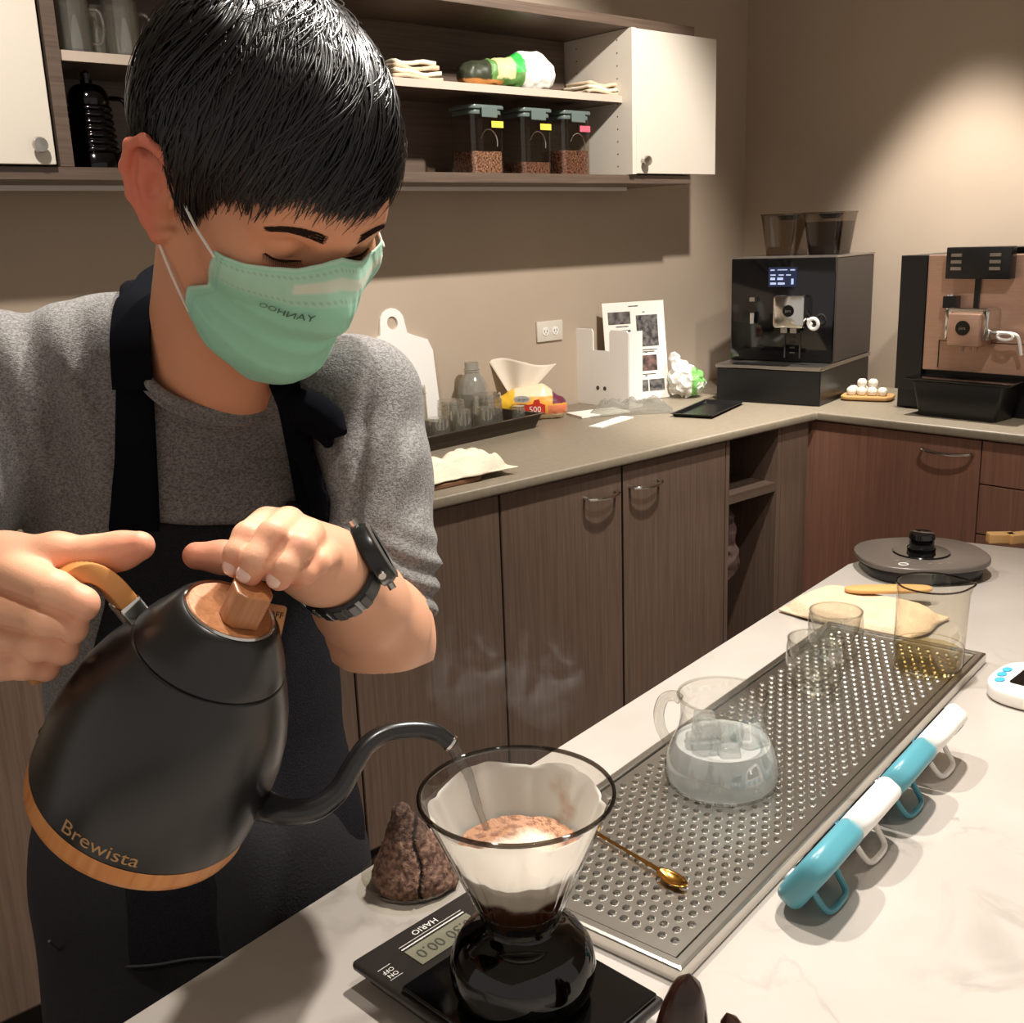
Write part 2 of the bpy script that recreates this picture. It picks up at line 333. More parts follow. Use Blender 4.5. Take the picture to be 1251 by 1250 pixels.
# ------------------------------------------------------------------ implicit surfaces (numpy) for bodies and cloth
class SDF:
    def __init__(s, lo, hi, res):
        s.lo = np.array(lo, float); s.res = res; s.n = np.maximum(3, np.ceil((np.array(hi)-s.lo)/res).astype(int)+1)
        s.D = np.full(s.n, 0.05, np.float32)
    def block(s, lo, hi):
        a = np.clip(np.floor((np.array(lo)-s.lo)/s.res).astype(int), 0, s.n); b = np.clip(np.ceil((np.array(hi)-s.lo)/s.res).astype(int)+1, 0, s.n)
        if np.any(b <= a): return None
        sl = tuple(slice(a[i], b[i]) for i in range(3))
        ax = [(s.lo[i]+np.arange(a[i], b[i])*s.res).astype(np.float32) for i in range(3)]
        return sl, ax[0][:, None, None], ax[1][None, :, None], ax[2][None, None, :]
    def comb(s, sl, d, k, sub=False):
        D = s.D[sl]
        if sub:
            d = -d
            if k > 0: h = np.maximum(k-np.abs(D-d), 0)/k; s.D[sl] = np.maximum(D, d)+h*h*k*.25
            else: s.D[sl] = np.maximum(D, d)
        else:
            if k > 0: h = np.maximum(k-np.abs(D-d), 0)/k; s.D[sl] = np.minimum(D, d)-h*h*k*.25
            else: s.D[sl] = np.minimum(D, d)
    def cap(s, a, b, ra, rb, k=0.01, sub=False, sc=(1, 1, 1)):
        a = np.array(a, float); b = np.array(b, float); sc = np.array(sc, float); m = max(ra, rb)/sc.min()*1.0+k+3*s.res
        B = s.block(np.minimum(a, b)-m, np.maximum(a, b)+m)
        if B is None: return s
        sl, X, Y, Z = B
        px, py, pz = (X-a[0])*sc[0], (Y-a[1])*sc[1], (Z-a[2])*sc[2]; ba = (b-a)*sc; L2 = max(float(ba@ba), 1e-12)
        t = np.clip((px*ba[0]+py*ba[1]+pz*ba[2])/L2, 0, 1)
        d = np.sqrt((px-ba[0]*t)**2+(py-ba[1]*t)**2+(pz-ba[2]*t)**2)-(ra+(rb-ra)*t)
        s.comb(sl, d/sc.max(), k, sub); return s
    def ell(s, c, r, k=0.01, R=None, sub=False):
        c = np.array(c, float); r = np.array(r, float); m = r.max()+k+3*s.res
        B = s.block(c-m, c+m)
        if B is None: return s
        sl, X, Y, Z = B; X = X-c[0]; Y = Y-c[1]; Z = Z-c[2]
        if R is not None:
            R = np.array(R, float); X, Y, Z = (R[0, 0]*X+R[1, 0]*Y+R[2, 0]*Z, R[0, 1]*X+R[1, 1]*Y+R[2, 1]*Z, R[0, 2]*X+R[1, 2]*Y+R[2, 2]*Z)
        q = np.sqrt((X/r[0])**2+(Y/r[1])**2+(Z/r[2])**2); q2 = np.sqrt((X/r[0]**2)**2+(Y/r[1]**2)**2+(Z/r[2]**2)**2)
        d = q*(q-1)/np.maximum(q2, 1e-6)
        s.comb(sl, d, k, sub); return s
    def chain(s, pts, rs, k=0.01, **kw):
        for i in range(len(pts)-1): s.cap(pts[i], pts[i+1], rs[i], rs[i+1], k, **kw)
        return s
    def sample(s, P):
        q = (np.asarray(P, float)-s.lo)/s.res; q = np.clip(q, 0, s.n-1.001); i = q.astype(int); t = q-i; D = s.D
        def g(a, b, c): return D[i[..., 0]+a, i[..., 1]+b, i[..., 2]+c]
        tx, ty, tz = t[..., 0], t[..., 1], t[..., 2]
        return ((g(0,0,0)*(1-tx)+g(1,0,0)*tx)*(1-ty)+(g(0,1,0)*(1-tx)+g(1,1,0)*tx)*ty)*(1-tz)+((g(0,0,1)*(1-tx)+g(1,0,1)*tx)*(1-ty)+(g(0,1,1)*(1-tx)+g(1,1,1)*tx)*ty)*tz
    def surf(s):
        D = s.D; nx, ny, nz = D.shape; S = D < 0
        cnt = np.zeros((nx-1, ny-1, nz-1), np.int8)
        for a in (0, 1):
            for b in (0, 1):
                for c in (0, 1): cnt += S[a:nx-1+a, b:ny-1+b, c:nz-1+c]
        act = (cnt > 0) & (cnt < 8); idx = np.argwhere(act); vid = np.full(act.shape, -1, np.int64); vid[act] = np.arange(len(idx))
        acc = np.zeros((len(idx), 3)); num = np.zeros(len(idx)); i, j, k = idx.T
        for ax in range(3):
            o1 = [1, 2]; others = [q for q in range(3) if q != ax]
            for u in (0, 1):
                for v in (0, 1):
                    off = np.zeros(3, int); off[others[0]] = u; off[others[1]] = v; e = off.copy(); e[ax] = 1
                    d0 = D[i+off[0], j+off[1], k+off[2]]; d1 = D[i+e[0], j+e[1], k+e[2]]; c = (d0 < 0) != (d1 < 0)
                    t = np.where(c, d0/np.where(c, d0-d1, 1), 0); p = np.tile(off.astype(float), (len(idx), 1)); p[:, ax] = t
                    acc += p*c[:, None]; num += c
        V = s.lo+(idx+acc/num[:, None])*s.res
        Fs = []
        for ax in range(3):
            sh = [slice(1, -1)]*3; sh[ax] = slice(0, -1); A = S[tuple(sh)]; sh2 = list(sh); sh2[ax] = slice(1, None); Bq = S[tuple(sh2)]
            if ax == 0: A = S[:-1, 1:-1, 1:-1]; Bq = S[1:, 1:-1, 1:-1]
            if ax == 1: A = S[1:-1, :-1, 1:-1]; Bq = S[1:-1, 1:, 1:-1]
            if ax == 2: A = S[1:-1, 1:-1, :-1]; Bq = S[1:-1, 1:-1, 1:]
            e = np.argwhere(A != Bq); add = np.ones(3, int); add[ax] = 0; g = e+add
            o = [q for q in range(3) if q != ax]; u = np.zeros(3, int); v = np.zeros(3, int); u[o[0]] = 1; v[o[1]] = 1
            q = np.stack([vid[tuple((g-u-v).T)], vid[tuple((g-v).T)], vid[tuple(g.T)], vid[tuple((g-u).T)]], 1)
            inside = A[tuple(e.T)]; flip = inside if ax != 1 else ~inside
            q[~flip] = q[~flip][:, ::-1]; Fs.append(q)
        return V, np.concatenate(Fs)
def np_mesh(name, V, Fq, smooth=True):
    me = bpy.data.meshes.new(name); me.vertices.add(len(V)); me.vertices.foreach_set('co', np.asarray(V, np.float32).ravel())
    n = len(Fq); me.loops.add(n*4); me.loops.foreach_set('vertex_index', np.asarray(Fq, np.int32).ravel())
    me.polygons.add(n); me.polygons.foreach_set('loop_start', np.arange(0, n*4, 4, dtype=np.int32))
    me.update(calc_edges=True); me.validate()
    me.polygons.foreach_set('use_smooth', np.ones(len(me.polygons), bool) if smooth else np.zeros(len(me.polygons), bool))
    return me
def relax(V, Fq, it=2, lam=0.5):
    n = len(V); e = np.concatenate([Fq[:, [0, 1]], Fq[:, [1, 2]], Fq[:, [2, 3]], Fq[:, [3, 0]]]); e = np.concatenate([e, e[:, ::-1]])
    deg = np.maximum(np.bincount(e[:, 0], minlength=n), 1)
    for _ in range(it):
        A = np.stack([np.bincount(e[:, 0], V[e[:, 1], c], minlength=n) for c in range(3)], 1)/deg[:, None]; V = V*(1-lam)+A*lam
    return V
def vcol(me, C):
    a = me.color_attributes.new('albedo', 'FLOAT_COLOR', 'POINT'); a.data.foreach_set('color', np.c_[C, np.ones(len(C))].astype(np.float32).ravel())

# ================================================================== setting
XR, YB = 3.465, 2.62
def structure(name, mb, m): o = mb.obj(name, m); o['kind'] = 'structure'; return o
structure('floor', MB().bb(-2.5, XR+.1, -2.2, YB+.1, -0.05, 0), 'floor_tile')
structure('ceiling', MB().bb(-2.5, XR+.1, -1.2, YB+.1, CEIL, CEIL+.08), 'ceiling_paint')
structure('wall_back', MB().bb(-2.5, XR+.1, YB, YB+.1, 0, CEIL), 'wall_paint')
structure('wall_right', MB().bb(XR, XR+.1, -2.2, YB, 0, CEIL), 'wall_paint')

# ---- grey-brown stone worktop, L shaped, with a rounded front lip
YF, XF = 1.88, 2.87
poly = [(-1.2, YF), (XF, YF), (XF, 0.1), (XR, 0.1), (XR, YB), (-1.2, YB)]
o = MB().prism(poly, 0.872, 0.90).obj('countertop', 'grey_brown_stone', bevel=0.006, seg=3, smooth=True)
tag(o, 'grey brown stone worktop running along the back wall and round the corner', 'countertop')

# ---- base cabinets
def bow_handle(mb, x, z, y, w=0.115, proj=0.028, r=0.0045):
    pts = [(x-w/2, y+.004, z), (x-w/2+.004, y-proj*.7, z-.002), (x-w/4, y-proj, z-.004), (x, y-proj*1.08, z-.005), (x+w/4, y-proj, z-.004), (x+w/2-.004, y-proj*.7, z-.002), (x+w/2, y+.004, z)]
    mb.tube(bez(pts, 5), r, 8)
def back_cabinet(x0, x1, label, handle=None):
    t = thing('base_cabinet', label, 'cabinet', ((x0+x1)/2, 2.2, 0), group=None)
    MB().bb(x0, x1, 1.925, YB-.005, 0.08, 0.868).obj('body', 'brown_laminate', t, world=True)
    d = MB().bb(x0+.0018, x1-.0018, 1.90, 1.921, 0.10, 0.866).obj('door', 'brown_laminate', t, bevel=.001, seg=1, world=True)
    if handle is not None:
        h = MB(); bow_handle(h, handle, 0.806, 1.90); h.obj('handle', 'chrome', d, smooth=True, world=True)
    MB().bb(x0, x1, 1.96, 1.98, 0.0, 0.08).obj('plinth', 'dark_gap', t, world=True)
xs = [1.587-.434*k for k in range(1, 7)]
back_cabinet(2.012, 2.447, 'brown laminate base cabinet beside the open shelf niche, bow handle at its upper left', 2.095)
back_cabinet(1.587, 2.008, 'brown laminate base cabinet second left of the niche, bow handle at its upper right', 1.925)
back_cabinet(1.153, 1.583, 'brown laminate base cabinet seen right behind the kettle spout and steam')
back_cabinet(0.719, 1.149, 'brown laminate base cabinet hidden mostly behind the dark apron, narrow strip showing by the elbow')
back_cabinet(0.285, 0.715, 'brown laminate base cabinet at the left edge of the picture behind the gripping hand')
back_cabinet(-0.149, 0.281, 'brown laminate base cabinet at the far left, just beyond the kettle base')
# ---- open niche in the base run
t = thing('open_shelf_unit', 'open brown laminate niche with one shelf at the end of the back counter', 'shelf', (2.6, 2.2, 0))
MB().bb(2.449, 2.465, 1.90, YB-.005, 0, .868).obj('side_panel', 'brown_laminate', t, world=True)
MB().bb(2.70, 2.72, 1.90, YB-.005, 0, .868).obj('side_panel', 'brown_laminate', t, world=True)
MB().bb(2.722, 2.86, 1.90, 1.92, 0, .868).obj('filler_panel', 'brown_laminate', t, world=True)
MB().bb(2.465, 2.70, YB-.2, YB-.18, 0, .868).obj('back_panel', 'brown_laminate', t, world=True)
MB().bb(2.465, 2.70, 1.905, 2.40, .672, .70).obj('shelf', 'shelf_laminate', t, world=True)
MB().bb(2.465, 2.70, 1.905, 2.40, .08, .11).obj('bottom_panel', 'brown_laminate', t, world=True)
# ---- right run: door cabinet and drawer cabinet
t = thing('base_cabinet', 'brown laminate door cabinet, reddish light in its colour, below the coffee machines with long bow handle', 'cabinet', (3.15, 1.65, 0))
MB().bb(2.915, XR-.01, 1.361, 1.895, .08, .868).obj('body', 'red_lit_laminate', t, world=True)
d = MB().bb(2.89, 2.912, 1.361, 1.93, .10, .866).obj('door', 'red_lit_laminate', t, bevel=.001, seg=1, world=True)
h = MB(); p0 = onX(1128, 542, 2.87); p1 = onX(1190, 547, 2.87)
def bow_x(mb, y, z, x, w):
    pts = [(x+.004, y+w/2, z), (x-.02, y+w/2-.004, z), (x-.028, y+w/4, z-.004), (x-.030, y, z-.005), (x-.028, y-w/4, z-.004), (x-.02, y-w/2+.004, z), (x+.004, y-w/2, z)]
    mb.tube(bez(pts, 5), .0045, 8)
bow_x(h, 1.455, 0.826, 2.89, 0.15); h.obj('handle', 'chrome', d, smooth=True, world=True)
MB().bb(2.96, 2.98, 1.361, 1.895, 0, .08).obj('plinth', 'dark_gap', t, world=True)
t = thing('drawer_cabinet', 'brown laminate drawer cabinet, reddish light in its colour, at the right edge under the steel coffee machine', 'cabinet', (3.15, 1.0, 0))
MB().bb(2.915, XR-.01, .80, 1.357, .08, .868).obj('body', 'red_lit_laminate', t, world=True)
for z0, z1 in ((.745, .866), (.60, .741), (.36, .596), (.10, .356)):
    d = MB().bb(2.89, 2.912, .80, 1.357, z0, z1).obj('drawer', 'red_lit_laminate', t, bevel=.001, seg=1, world=True)
    h = MB(); bow_x(h, 1.05, (z0+z1)/2, 2.89, .15); h.obj('handle', 'chrome', d, smooth=True, world=True)

# ---- wall cabinet
YC = 2.33
t = thing('wall_cabinet', 'dark laminate wall shelf cabinet with cream end doors above the back counter', 'cabinet', (1.8, 2.6, 1.606))
MB().bb(-.9, 2.797, YC, YB-.002, 1.607, 1.633).obj('bottom_board', 'shelf_laminate', t, bevel=.001, seg=1, world=True)
MB().bb(-.9, 2.80, YC-.01, YB-.002, 2.048, 2.075).obj('top_board', 'shelf_laminate', t, bevel=.001, seg=1, world=True)
MB().bb(.84, 2.50, YB-.025, YB-.004, 1.634, 2.047).obj('back_panel', 'shelf_laminate', t, world=True)
MB().bb(.81, .838, YC, YB-.004, 1.634, 2.047).obj('divider', 'shelf_laminate', t, world=True)
MB().bb(.839, 2.503, 2.352, YB-.03, 1.842, 1.862).obj('shelf', 'shelf_laminate', t, world=True)
MB().bb(.839, 2.503, 2.3495, 2.3519, 1.842, 1.862).obj('shelf_edge_lit', mat('lit_edge_tone', (188, 172, 156), .5), t, world=True)  # pale strip paints the light falling on the shelf front into its colour
sp = MB().bb(2.505, 2.523, YC-.018, YB-.004, 1.634, 2.047).obj('side_panel', 'white_laminate', t, world=True)
ph = MB()
for k in range(11):
    z = 1.66+k*.036
    for y in (2.372, 2.545): ph.lathe([(.0022, 0), (.0022, .0006)], 8, (2.5052, y, z), R=Matrix.Rotation(-math.pi/2, 3, 'Y'))
ph.obj('shelf_pin_holes', 'dark_gap', sp, world=True)['kind'] = 'stuff'
dr = MB().bb(2.525, 2.90, YC-.018, YC-.001, 1.636, 2.046).obj('door', 'white_laminate', t, bevel=.001, seg=1, world=True)
MB().bb(2.78, 2.797, YC+.002, YB-.004, 1.634, 2.047).obj('side_panel', 'brown_laminate', t, world=True)
def knob(x, y, z, par):
    R = Matrix.Rotation(math.pi/2, 3, 'X')
    MB().lathe([(.008, 0), (.006, .008), (.0075, .014), (.0145, .018), (.0155, .022), (.0135, .027), (0, .028)], 20, (x, y, z), R=R).obj('knob', 'brushed_steel', par, smooth=True, world=True)
p = onY(785, 197, YC-.018); knob(p[0], YC-.018, p[2], dr)
dl = MB().bb(-.0, .796, YC-.018, YC-.001, 1.636, 2.046).obj('door', 'white_laminate', t, bevel=.001, seg=1, world=True)
p = onY(45, 178, YC-.018); knob(p[0], YC-.018, p[2], dl)
MB().bb(-.9, -.004, YC-.018, YC-.001, 1.636, 2.046).obj('door', 'white_laminate', t, bevel=.001, seg=1, world=True)
MB().bb(-.9, 2.68, 2.50, 2.515, 1.596, 1.6065).obj('light_rail', 'white_plastic', t, world=True)

# ---- island
IW = np.array([math.cos(ISL), math.sin(ISL), 0]); IX = np.array([math.sin(ISL), -math.cos(ISL), 0])
def isl(w, x, z=0.9): return IW*w+IX*x+np.array([0, 0, z])
pl = [isl(-.7, -.672), isl(1.70, -.672), isl(1.93, -.60), isl(2.02, .15), isl(-.7, .15)]
t = thing('island_counter', 'white veined marble island counter in the foreground', 'counter', tuple(isl(.6, -.2, 0)))
o = MB().prism([(p[0], p[1]) for p in pl], .868, .90).obj('marble_top', 'white_marble', t, bevel=.002, smooth=True, world=True)
pl2 = [isl(-.6, -.56), isl(1.62, -.56), isl(1.80, -.50), isl(1.88, .02), isl(-.6, .02)]
MB().prism([(p[0], p[1]) for p in pl2], 0, .867).obj('base_panel', 'brown_laminate', t, world=True)

# ================================================================== coffee machines
MM = frame((2.876, 2.277, .90), (.2255, -.9742, 0), (.9742, .2255, 0), (0, 0, 1))
t = thing('coffee_machine', 'glossy black automatic coffee machine in the corner with two bean hoppers on top', 'coffee machine', M=MM)
W_, SB = .36, .115
MB().bb(0, W_, 0, .47, .0, .112).obj('base', 'black_plastic', t, bevel=.003)
MB().bb(-.002, W_+.002, -.004, .48, .1125, .126).obj('silver_trim', 'brushed_steel', t, bevel=.002)
MB().bb(.06, .25, -.006, .02, .1265, .131).obj('drip_grate', 'black_plastic', t)
body = MB().bb(.0, W_, SB, .48, .1265, .462).obj('housing', 'dark_grey_plastic', t, bevel=.004)
MB().bb(.001, W_-.001, SB-.012, SB-.0005, .128, .464).obj('front_panel', 'black_gloss', t, bevel=.004, smooth=True)
MB().bb(-.001, W_+.001, SB-.008, .485, .4625, .468).obj('top_trim', 'brushed_steel', t, bevel=.001)
sc_ = MB().bb(.135, .232, SB-.0155, SB-.0125, .372, .435).obj('screen', mat('screen_blue', (26, 34, 58), .2, emis=.25), t)
g = MB()
for (a, b, c, d_) in ((.142, .156, .424, .428), (.166, .2, .425, .428), (.21, .226, .424, .428), (.142, .16, .408, .412), (.17, .188, .408, .412), (.196, .212, .408, .412), (.142, .158, .394, .402), (.166, .186, .394, .402), (.142, .162, .379, .386), (.168, .192, .379, .386), (.214, .222, .38, .398)):
    g.bb(a, b, SB-.0165, SB-.0156, c, d_)
g.obj('screen_symbols', mat('screen_white', (150, 165, 200), .3, emis=.35), sc_)
sp = MB().prism(rrect(.104, .105, .012), -.028, .028, R=Matrix.Rotation(math.pi/2, 3, 'X'), c=(.228, SB-.04, .295)).obj('spout_head', 'chrome', t, smooth=True, bevel=.002)
MB().bb(.20, .222, SB-.06, SB-.03, .226, .244).obj('nozzle', 'brushed_steel', sp)
MB().bb(.232, .254, SB-.06, SB-.03, .226, .244).obj('nozzle', 'brushed_steel', sp)
RX = Matrix.Rotation(math.pi/2, 3, 'X')
MB().lathe([(.019, 0), (.019, .002), (0, .002)], 28, (.228, SB-.0685, .298), R=RX).obj('badge', 'black_gloss', sp, smooth=True)
tm = text_mesh('jura', .013, .0004); link('badge_lettering', tm, 'brushed_steel', sp, M=frame((.228, SB-.0715, .298), (1, 0, 0), (0, 0, 1), (0, -1, 0)))
hn = MB(); hn.tube([(.283, SB-.04, .27), (.295, SB-.052, .262), (.305, SB-.06, .255)], .004, 8); 
ring = [(.312+.016*math.cos(a), SB-.066-.004*math.sin(a), .258+.017*math.sin(a)) for a in np.linspace(0, 2*math.pi, 19)[:-1]]
hn.tube(ring, .006, 8, closed=True); hn.obj('milk_tube', 'white_plastic', t, smooth=True)
MB().lathe([(.009, 0), (.009, .035), (.005, .037), (0, .037)], 16, (.085, SB-.024, .252)).obj('water_spout', 'chrome', t, smooth=True)
MB().bb(.076, .094, SB-.03, SB-.012, .325, .338).obj('water_button', 'brushed_steel', t)
tm = text_mesh('JURA', .011, .0003); link('lettering', tm, 'brushed_steel', t, M=frame((.022, SB-.0125, .142), (1, 0, 0), (0, 0, 1), (0, -1, 0)))
mr = MB()
for k in range(4): mr.bb(.215+.0, .232, SB-.0145, SB-.0125, .155+k*.017, .160+k*.017)
mr.bb(.195, .199, SB-.0145, SB-.0125, .14, .225); mr.bb(.247, .251, SB-.0145, SB-.0125, .14, .225)
mr.obj('cup_guide', 'dark_grey_plastic', t)
def hopper(px, beans):
    p = onz(px[0], px[1], 1.368)
def taper(mb, cx, cy, z0, z1, w0, d0, w1, d1, n=5, r=.018):
    a = rrect(w0, d0, r, n); b = rrect(w1, d1, r, n); m = len(a)
    vs = [(cx+x, cy+y, z0) for x, y in a]+[(cx+x, cy+y, z1) for x, y in b]
    mb.add(vs, [tuple(range(m-1, -1, -1)), tuple(range(m, 2*m))]+[(i, (i+1) % m, m+(i+1) % m, m+i) for i in range(m)]); return mb
glass('smoky_glass', (206, 196, 186), (110, 102, 96), .8, base=.07)
glass('clear_glass')
mat('coffee_beans', (44, 26, 18), .35, noise=.5, nscale=120, bump=1.0, bscale=140)
for i, cx in enumerate((.115, .265)):
    hp = taper(MB(), cx, .30, .469, .60, .105, .13, .138, .155).obj('bean_hopper', 'smoky_glass', t, smooth=True)
    taper(MB(), cx, .30, .6005, .606, .142, .16, .142, .16).obj('lid', 'smoky_glass', hp, smooth=True)
    taper(MB(), cx, .30, .585, .600, .05, .05, .07, .07).obj('lid_grip', 'black_plastic', hp, smooth=True)
    if i == 1: taper(MB(), cx, .30, .470, .575, .101, .126, .126, .146).obj('beans', 'coffee_beans', hp, smooth=True)

# steel machine, facing into the room from the right wall
BX = 3.10
yl = float(onX(1095, 490, BX)[1]); ztop = float(onX(1100, 312, BX)[2])
t = thing('coffee_machine', 'brushed steel fronted coffee machine with black side strip at the right edge', 'coffee machine', (BX, yl, .90), rotz=-math.pi/2)
# local: x to image right, y into the wall
H2 = ztop-.90; W2 = .46
MB().bb(0, W2, 0.002, .35, 0, H2).obj('housing', 'black_plastic', t, bevel=.004)
MB().bb(0, .085, -.016, .0015, .06, H2).obj('side_strip', 'black_satin', t, bevel=.002)
MB().bb(.086, W2, -.012, .0015, .125, H2).obj('front_panel', mat('rose_steel', (206, 166, 144), .34, .6, noise=.1, nscale=30, stretch=(1, 1, 20)), t, bevel=.002)
rc = MB(); 
for a in ((.135, .137, .135, .215), (.405, .407, .135, .215), (.135, .407, .214, .216)): rc.bb(a[0], a[1], -.0135, -.0122, a[2], a[3])
rc.obj('panel_seam', 'dark_gap', t)
dt = MB(); taper(dt, .25, -.055, .0, .105, .235, .11, .275, .13, 4, .012); dt.obj('drip_tray', 'black_plastic', t, bevel=.002, smooth=True)
MB().bb(.09, .41, -.125, .0, .106, .114).obj('tray_rim', 'black_gloss', t, bevel=.003)
DX, DZ_ = .045, -.022
sh = MB().bb(.158+DX, .252+DX, -.10, -.013, .232+DZ_, .325+DZ_).obj('spout_head', 'rose_steel', t, bevel=.004, smooth=True)
MB().bb(.142+DX, .1575+DX, -.085, -.013, .25+DZ_, .335+DZ_).obj('side_rail', 'chrome', sh, bevel=.003, smooth=True)
MB().bb(.2525+DX, .272+DX, -.085, -.013, .25+DZ_, .335+DZ_).obj('side_rail', 'chrome', sh, bevel=.003, smooth=True)
MB().bb(.148+DX, .264+DX, -.08, -.013, .3255+DZ_, .34+DZ_).obj('top_rail', 'chrome', sh, bevel=.003)
MB().lathe([(.021, 0), (.021, .003), (0, .003)], 28, (.205+DX, -.1003, .285+DZ_), R=RX).obj('badge', 'black_gloss', sh, smooth=True)
tm = text_mesh('jura', .013, .0004); link('badge_lettering', tm, 'brushed_steel', sh, M=frame((.205+DX, -.1042, .285+DZ_), (1, 0, 0), (0, 0, 1), (0, -1, 0)))
for a in (.175, .215): MB().lathe([(.006, 0), (.008, .018)], 12, (a+.01+DX, -.06, .213+DZ_)).obj('nozzle', 'rose_steel', sh)
MB().bb(.192+DX, .206+DX, -.02, -.0125, .335+DZ_, .44+DZ_).obj('stem', 'black_plastic', t)
hd = MB().bb(.115+DX, .305+DX, -.05, -.014, .42+DZ_, .51+DZ_).obj('control_panel', 'black_satin', t, bevel=.003, smooth=True)
for i, cx in enumerate((.148, .262)):
    for k in range(3): MB().bb(cx-.016+DX, cx+.016+DX, -.0535, -.0502, .445+k*.019+DZ_, .454+k*.019+DZ_).obj('button', 'brushed_steel', hd)
MB().bb(.15, W2, .02, .2, H2+.0005, H2+.02).obj('top_cover', 'black_gloss', t, bevel=.004)
MB().lathe([(.012, 0), (.012, .075), (0, .076)], 16, (.125+DX, -.028, .3+DZ_)).obj('water_spout', 'chrome', t, smooth=True)
MB().bb(.11+DX, .15+DX, -.045, -.013, .335+DZ_, .37+DZ_).obj('spout_collar', 'black_plastic', t, bevel=.002)
hn = MB(); hn.tube(bez([(.272, -.05, .27), (.30, -.06, .272), (.335, -.055, .268), (.345, -.05, .252), (.35, -.04, .21)], 6), .005, 8)
hn.tube([(.31+.022*math.cos(a), -.06, .262+.010*math.sin(a)) for a in np.linspace(0, 2*math.pi, 15)[:-1]], .0045, 8, closed=True)
hn.obj('milk_tube', 'white_plastic', t, smooth=True, M=T(DX, 0, DZ_))

# ================================================================== plate of wrapped sweets between the machines
c = onz(1060, 488, .90)
t = thing('serving_board', 'small round wooden board between the two coffee machines', 'board', tuple(c), rotz=-1.2)
MB().prism(rrect(.165, .11, .03), .004, .016).obj('plate', mat('pale_wood', (206, 160, 100), .5, noise=.1), t, bevel=.004, smooth=True)
MB().prism(rrect(.13, .08, .02), .0, .0042).obj('foot', 'pale_wood', t)
mat('wrapped_white', (240, 234, 220), .5, bump=.8, bscale=150)
rs = random.Random(4)
for k in range(8):
    r_, q_ = divmod(k, 4); top = k > 5
    x = (-.05+.033*q_) if not top else (-.02+.035*(k-6)); y = (-.018+.036*r_) if not top else 0.0; z = .0165 if not top else .042
    w = Matrix.Translation(Vector(c)) @ Matrix.Rotation(-1.2, 4, 'Z') @ T(x, y, z)
    b = MB().lathe([(.0, 0), (.013, .001), (.0165, .009), (.015, .02), (.009, .026), (0, .027)], 12).mesh('wrapped_sweet', True)
    o = link('wrapped_sweet', b, 'wrapped_white', None, M=w); tag(o, ['white wrapped sweet at the back left corner of the wooden board', 'white wrapped sweet second in the back row on the wooden board', 'white wrapped sweet third in the back row on the wooden board', 'white wrapped sweet at the back right end of the board', 'white wrapped sweet at the front left corner of the wooden board', 'white wrapped sweet in the front row second from the left', 'left one of the two white sweets lying on top of the pile', 'right one of the two white sweets lying on top of the pile'][k], 'sweet', 'white wrapped sweets on the board')

# ================================================================== items on the back counter
# power outlet
p0 = onY(652, 392, YB); p1 = onY(688, 416, YB); oc = (p0+p1)/2
t = thing('power_outlet', 'cream double power outlet on the wall above the tissue pack', 'outlet', (oc[0], YB, oc[2]))
ow, oh = .115, .066
MB().bb(-ow/2, ow/2, -.008, -.0, -oh/2, oh/2).obj('cover_plate', 'white_laminate', t, bevel=.002, smooth=True)
for sx in (-.022, .022):
    s_ = MB().lathe([(.014, 0), (.014, .002), (0, .002)], 20, (sx, -.0082, 0), R=RX).obj('socket', 'white_plastic', t)
    MB().bb(sx-.007, sx-.005, -.0112, -.0103, -.003, .005).bb(sx+.005, sx+.007, -.0112, -.0103, -.003, .005).bb(sx-.0015, sx+.0015, -.0112, -.0103, -.009, -.006).obj('slots', 'dark_gap', s_)

# white chopping board leaning on the wall
cbx = float(onY(480, 400, 2.58)[0]); 
M0 = T(cbx+.02, 2.572, .9015) @ Matrix.Rotation(math.radians(-7), 4, 'X')
wz = .36
outl = [(-.125, 0), (.135, 0), (.135, .24), (.12, .275), (.075, .29), (.05, .30), (.045, .33)]
outl += [(.002+.043*math.cos(a), .335+.040*math.sin(a)) for a in np.linspace(0, math.pi, 9)]
outl += [(-.046, .30), (-.075, .285), (-.11, .27), (-.125, .24)]
bm = bmesh.new(); ov = [bm.verts.new((x, 0, z)) for x, z in outl]; hv = [bm.verts.new((.002+.019*math.cos(a), 0, .332+.019*math.sin(a))) for a in np.linspace(0, 2*math.pi, 17)[:-1]]
es = [bm.edges.new((ov[i], ov[(i+1) % len(ov)])) for i in range(len(ov))]+[bm.edges.new((hv[i], hv[(i+1) % len(hv)])) for i in range(len(hv))]
bmesh.ops.triangle_fill(bm, edges=es, use_beauty=True)
r = bmesh.ops.extrude_face_region(bm, geom=bm.faces[:]); bmesh.ops.translate(bm, verts=[v for v in r['geom'] if isinstance(v, bmesh.types.BMVert)], vec=(0, .012, 0))
bmesh.ops.recalc_face_normals(bm, faces=bm.faces[:]); me = bpy.data.meshes.new('chopping_board'); bm.to_mesh(me); bm.free()
o = link('chopping_board', me, 'white_plastic', None, M=M0); tag(o, 'white chopping board with ring handle leaning on the back wall', 'chopping board')

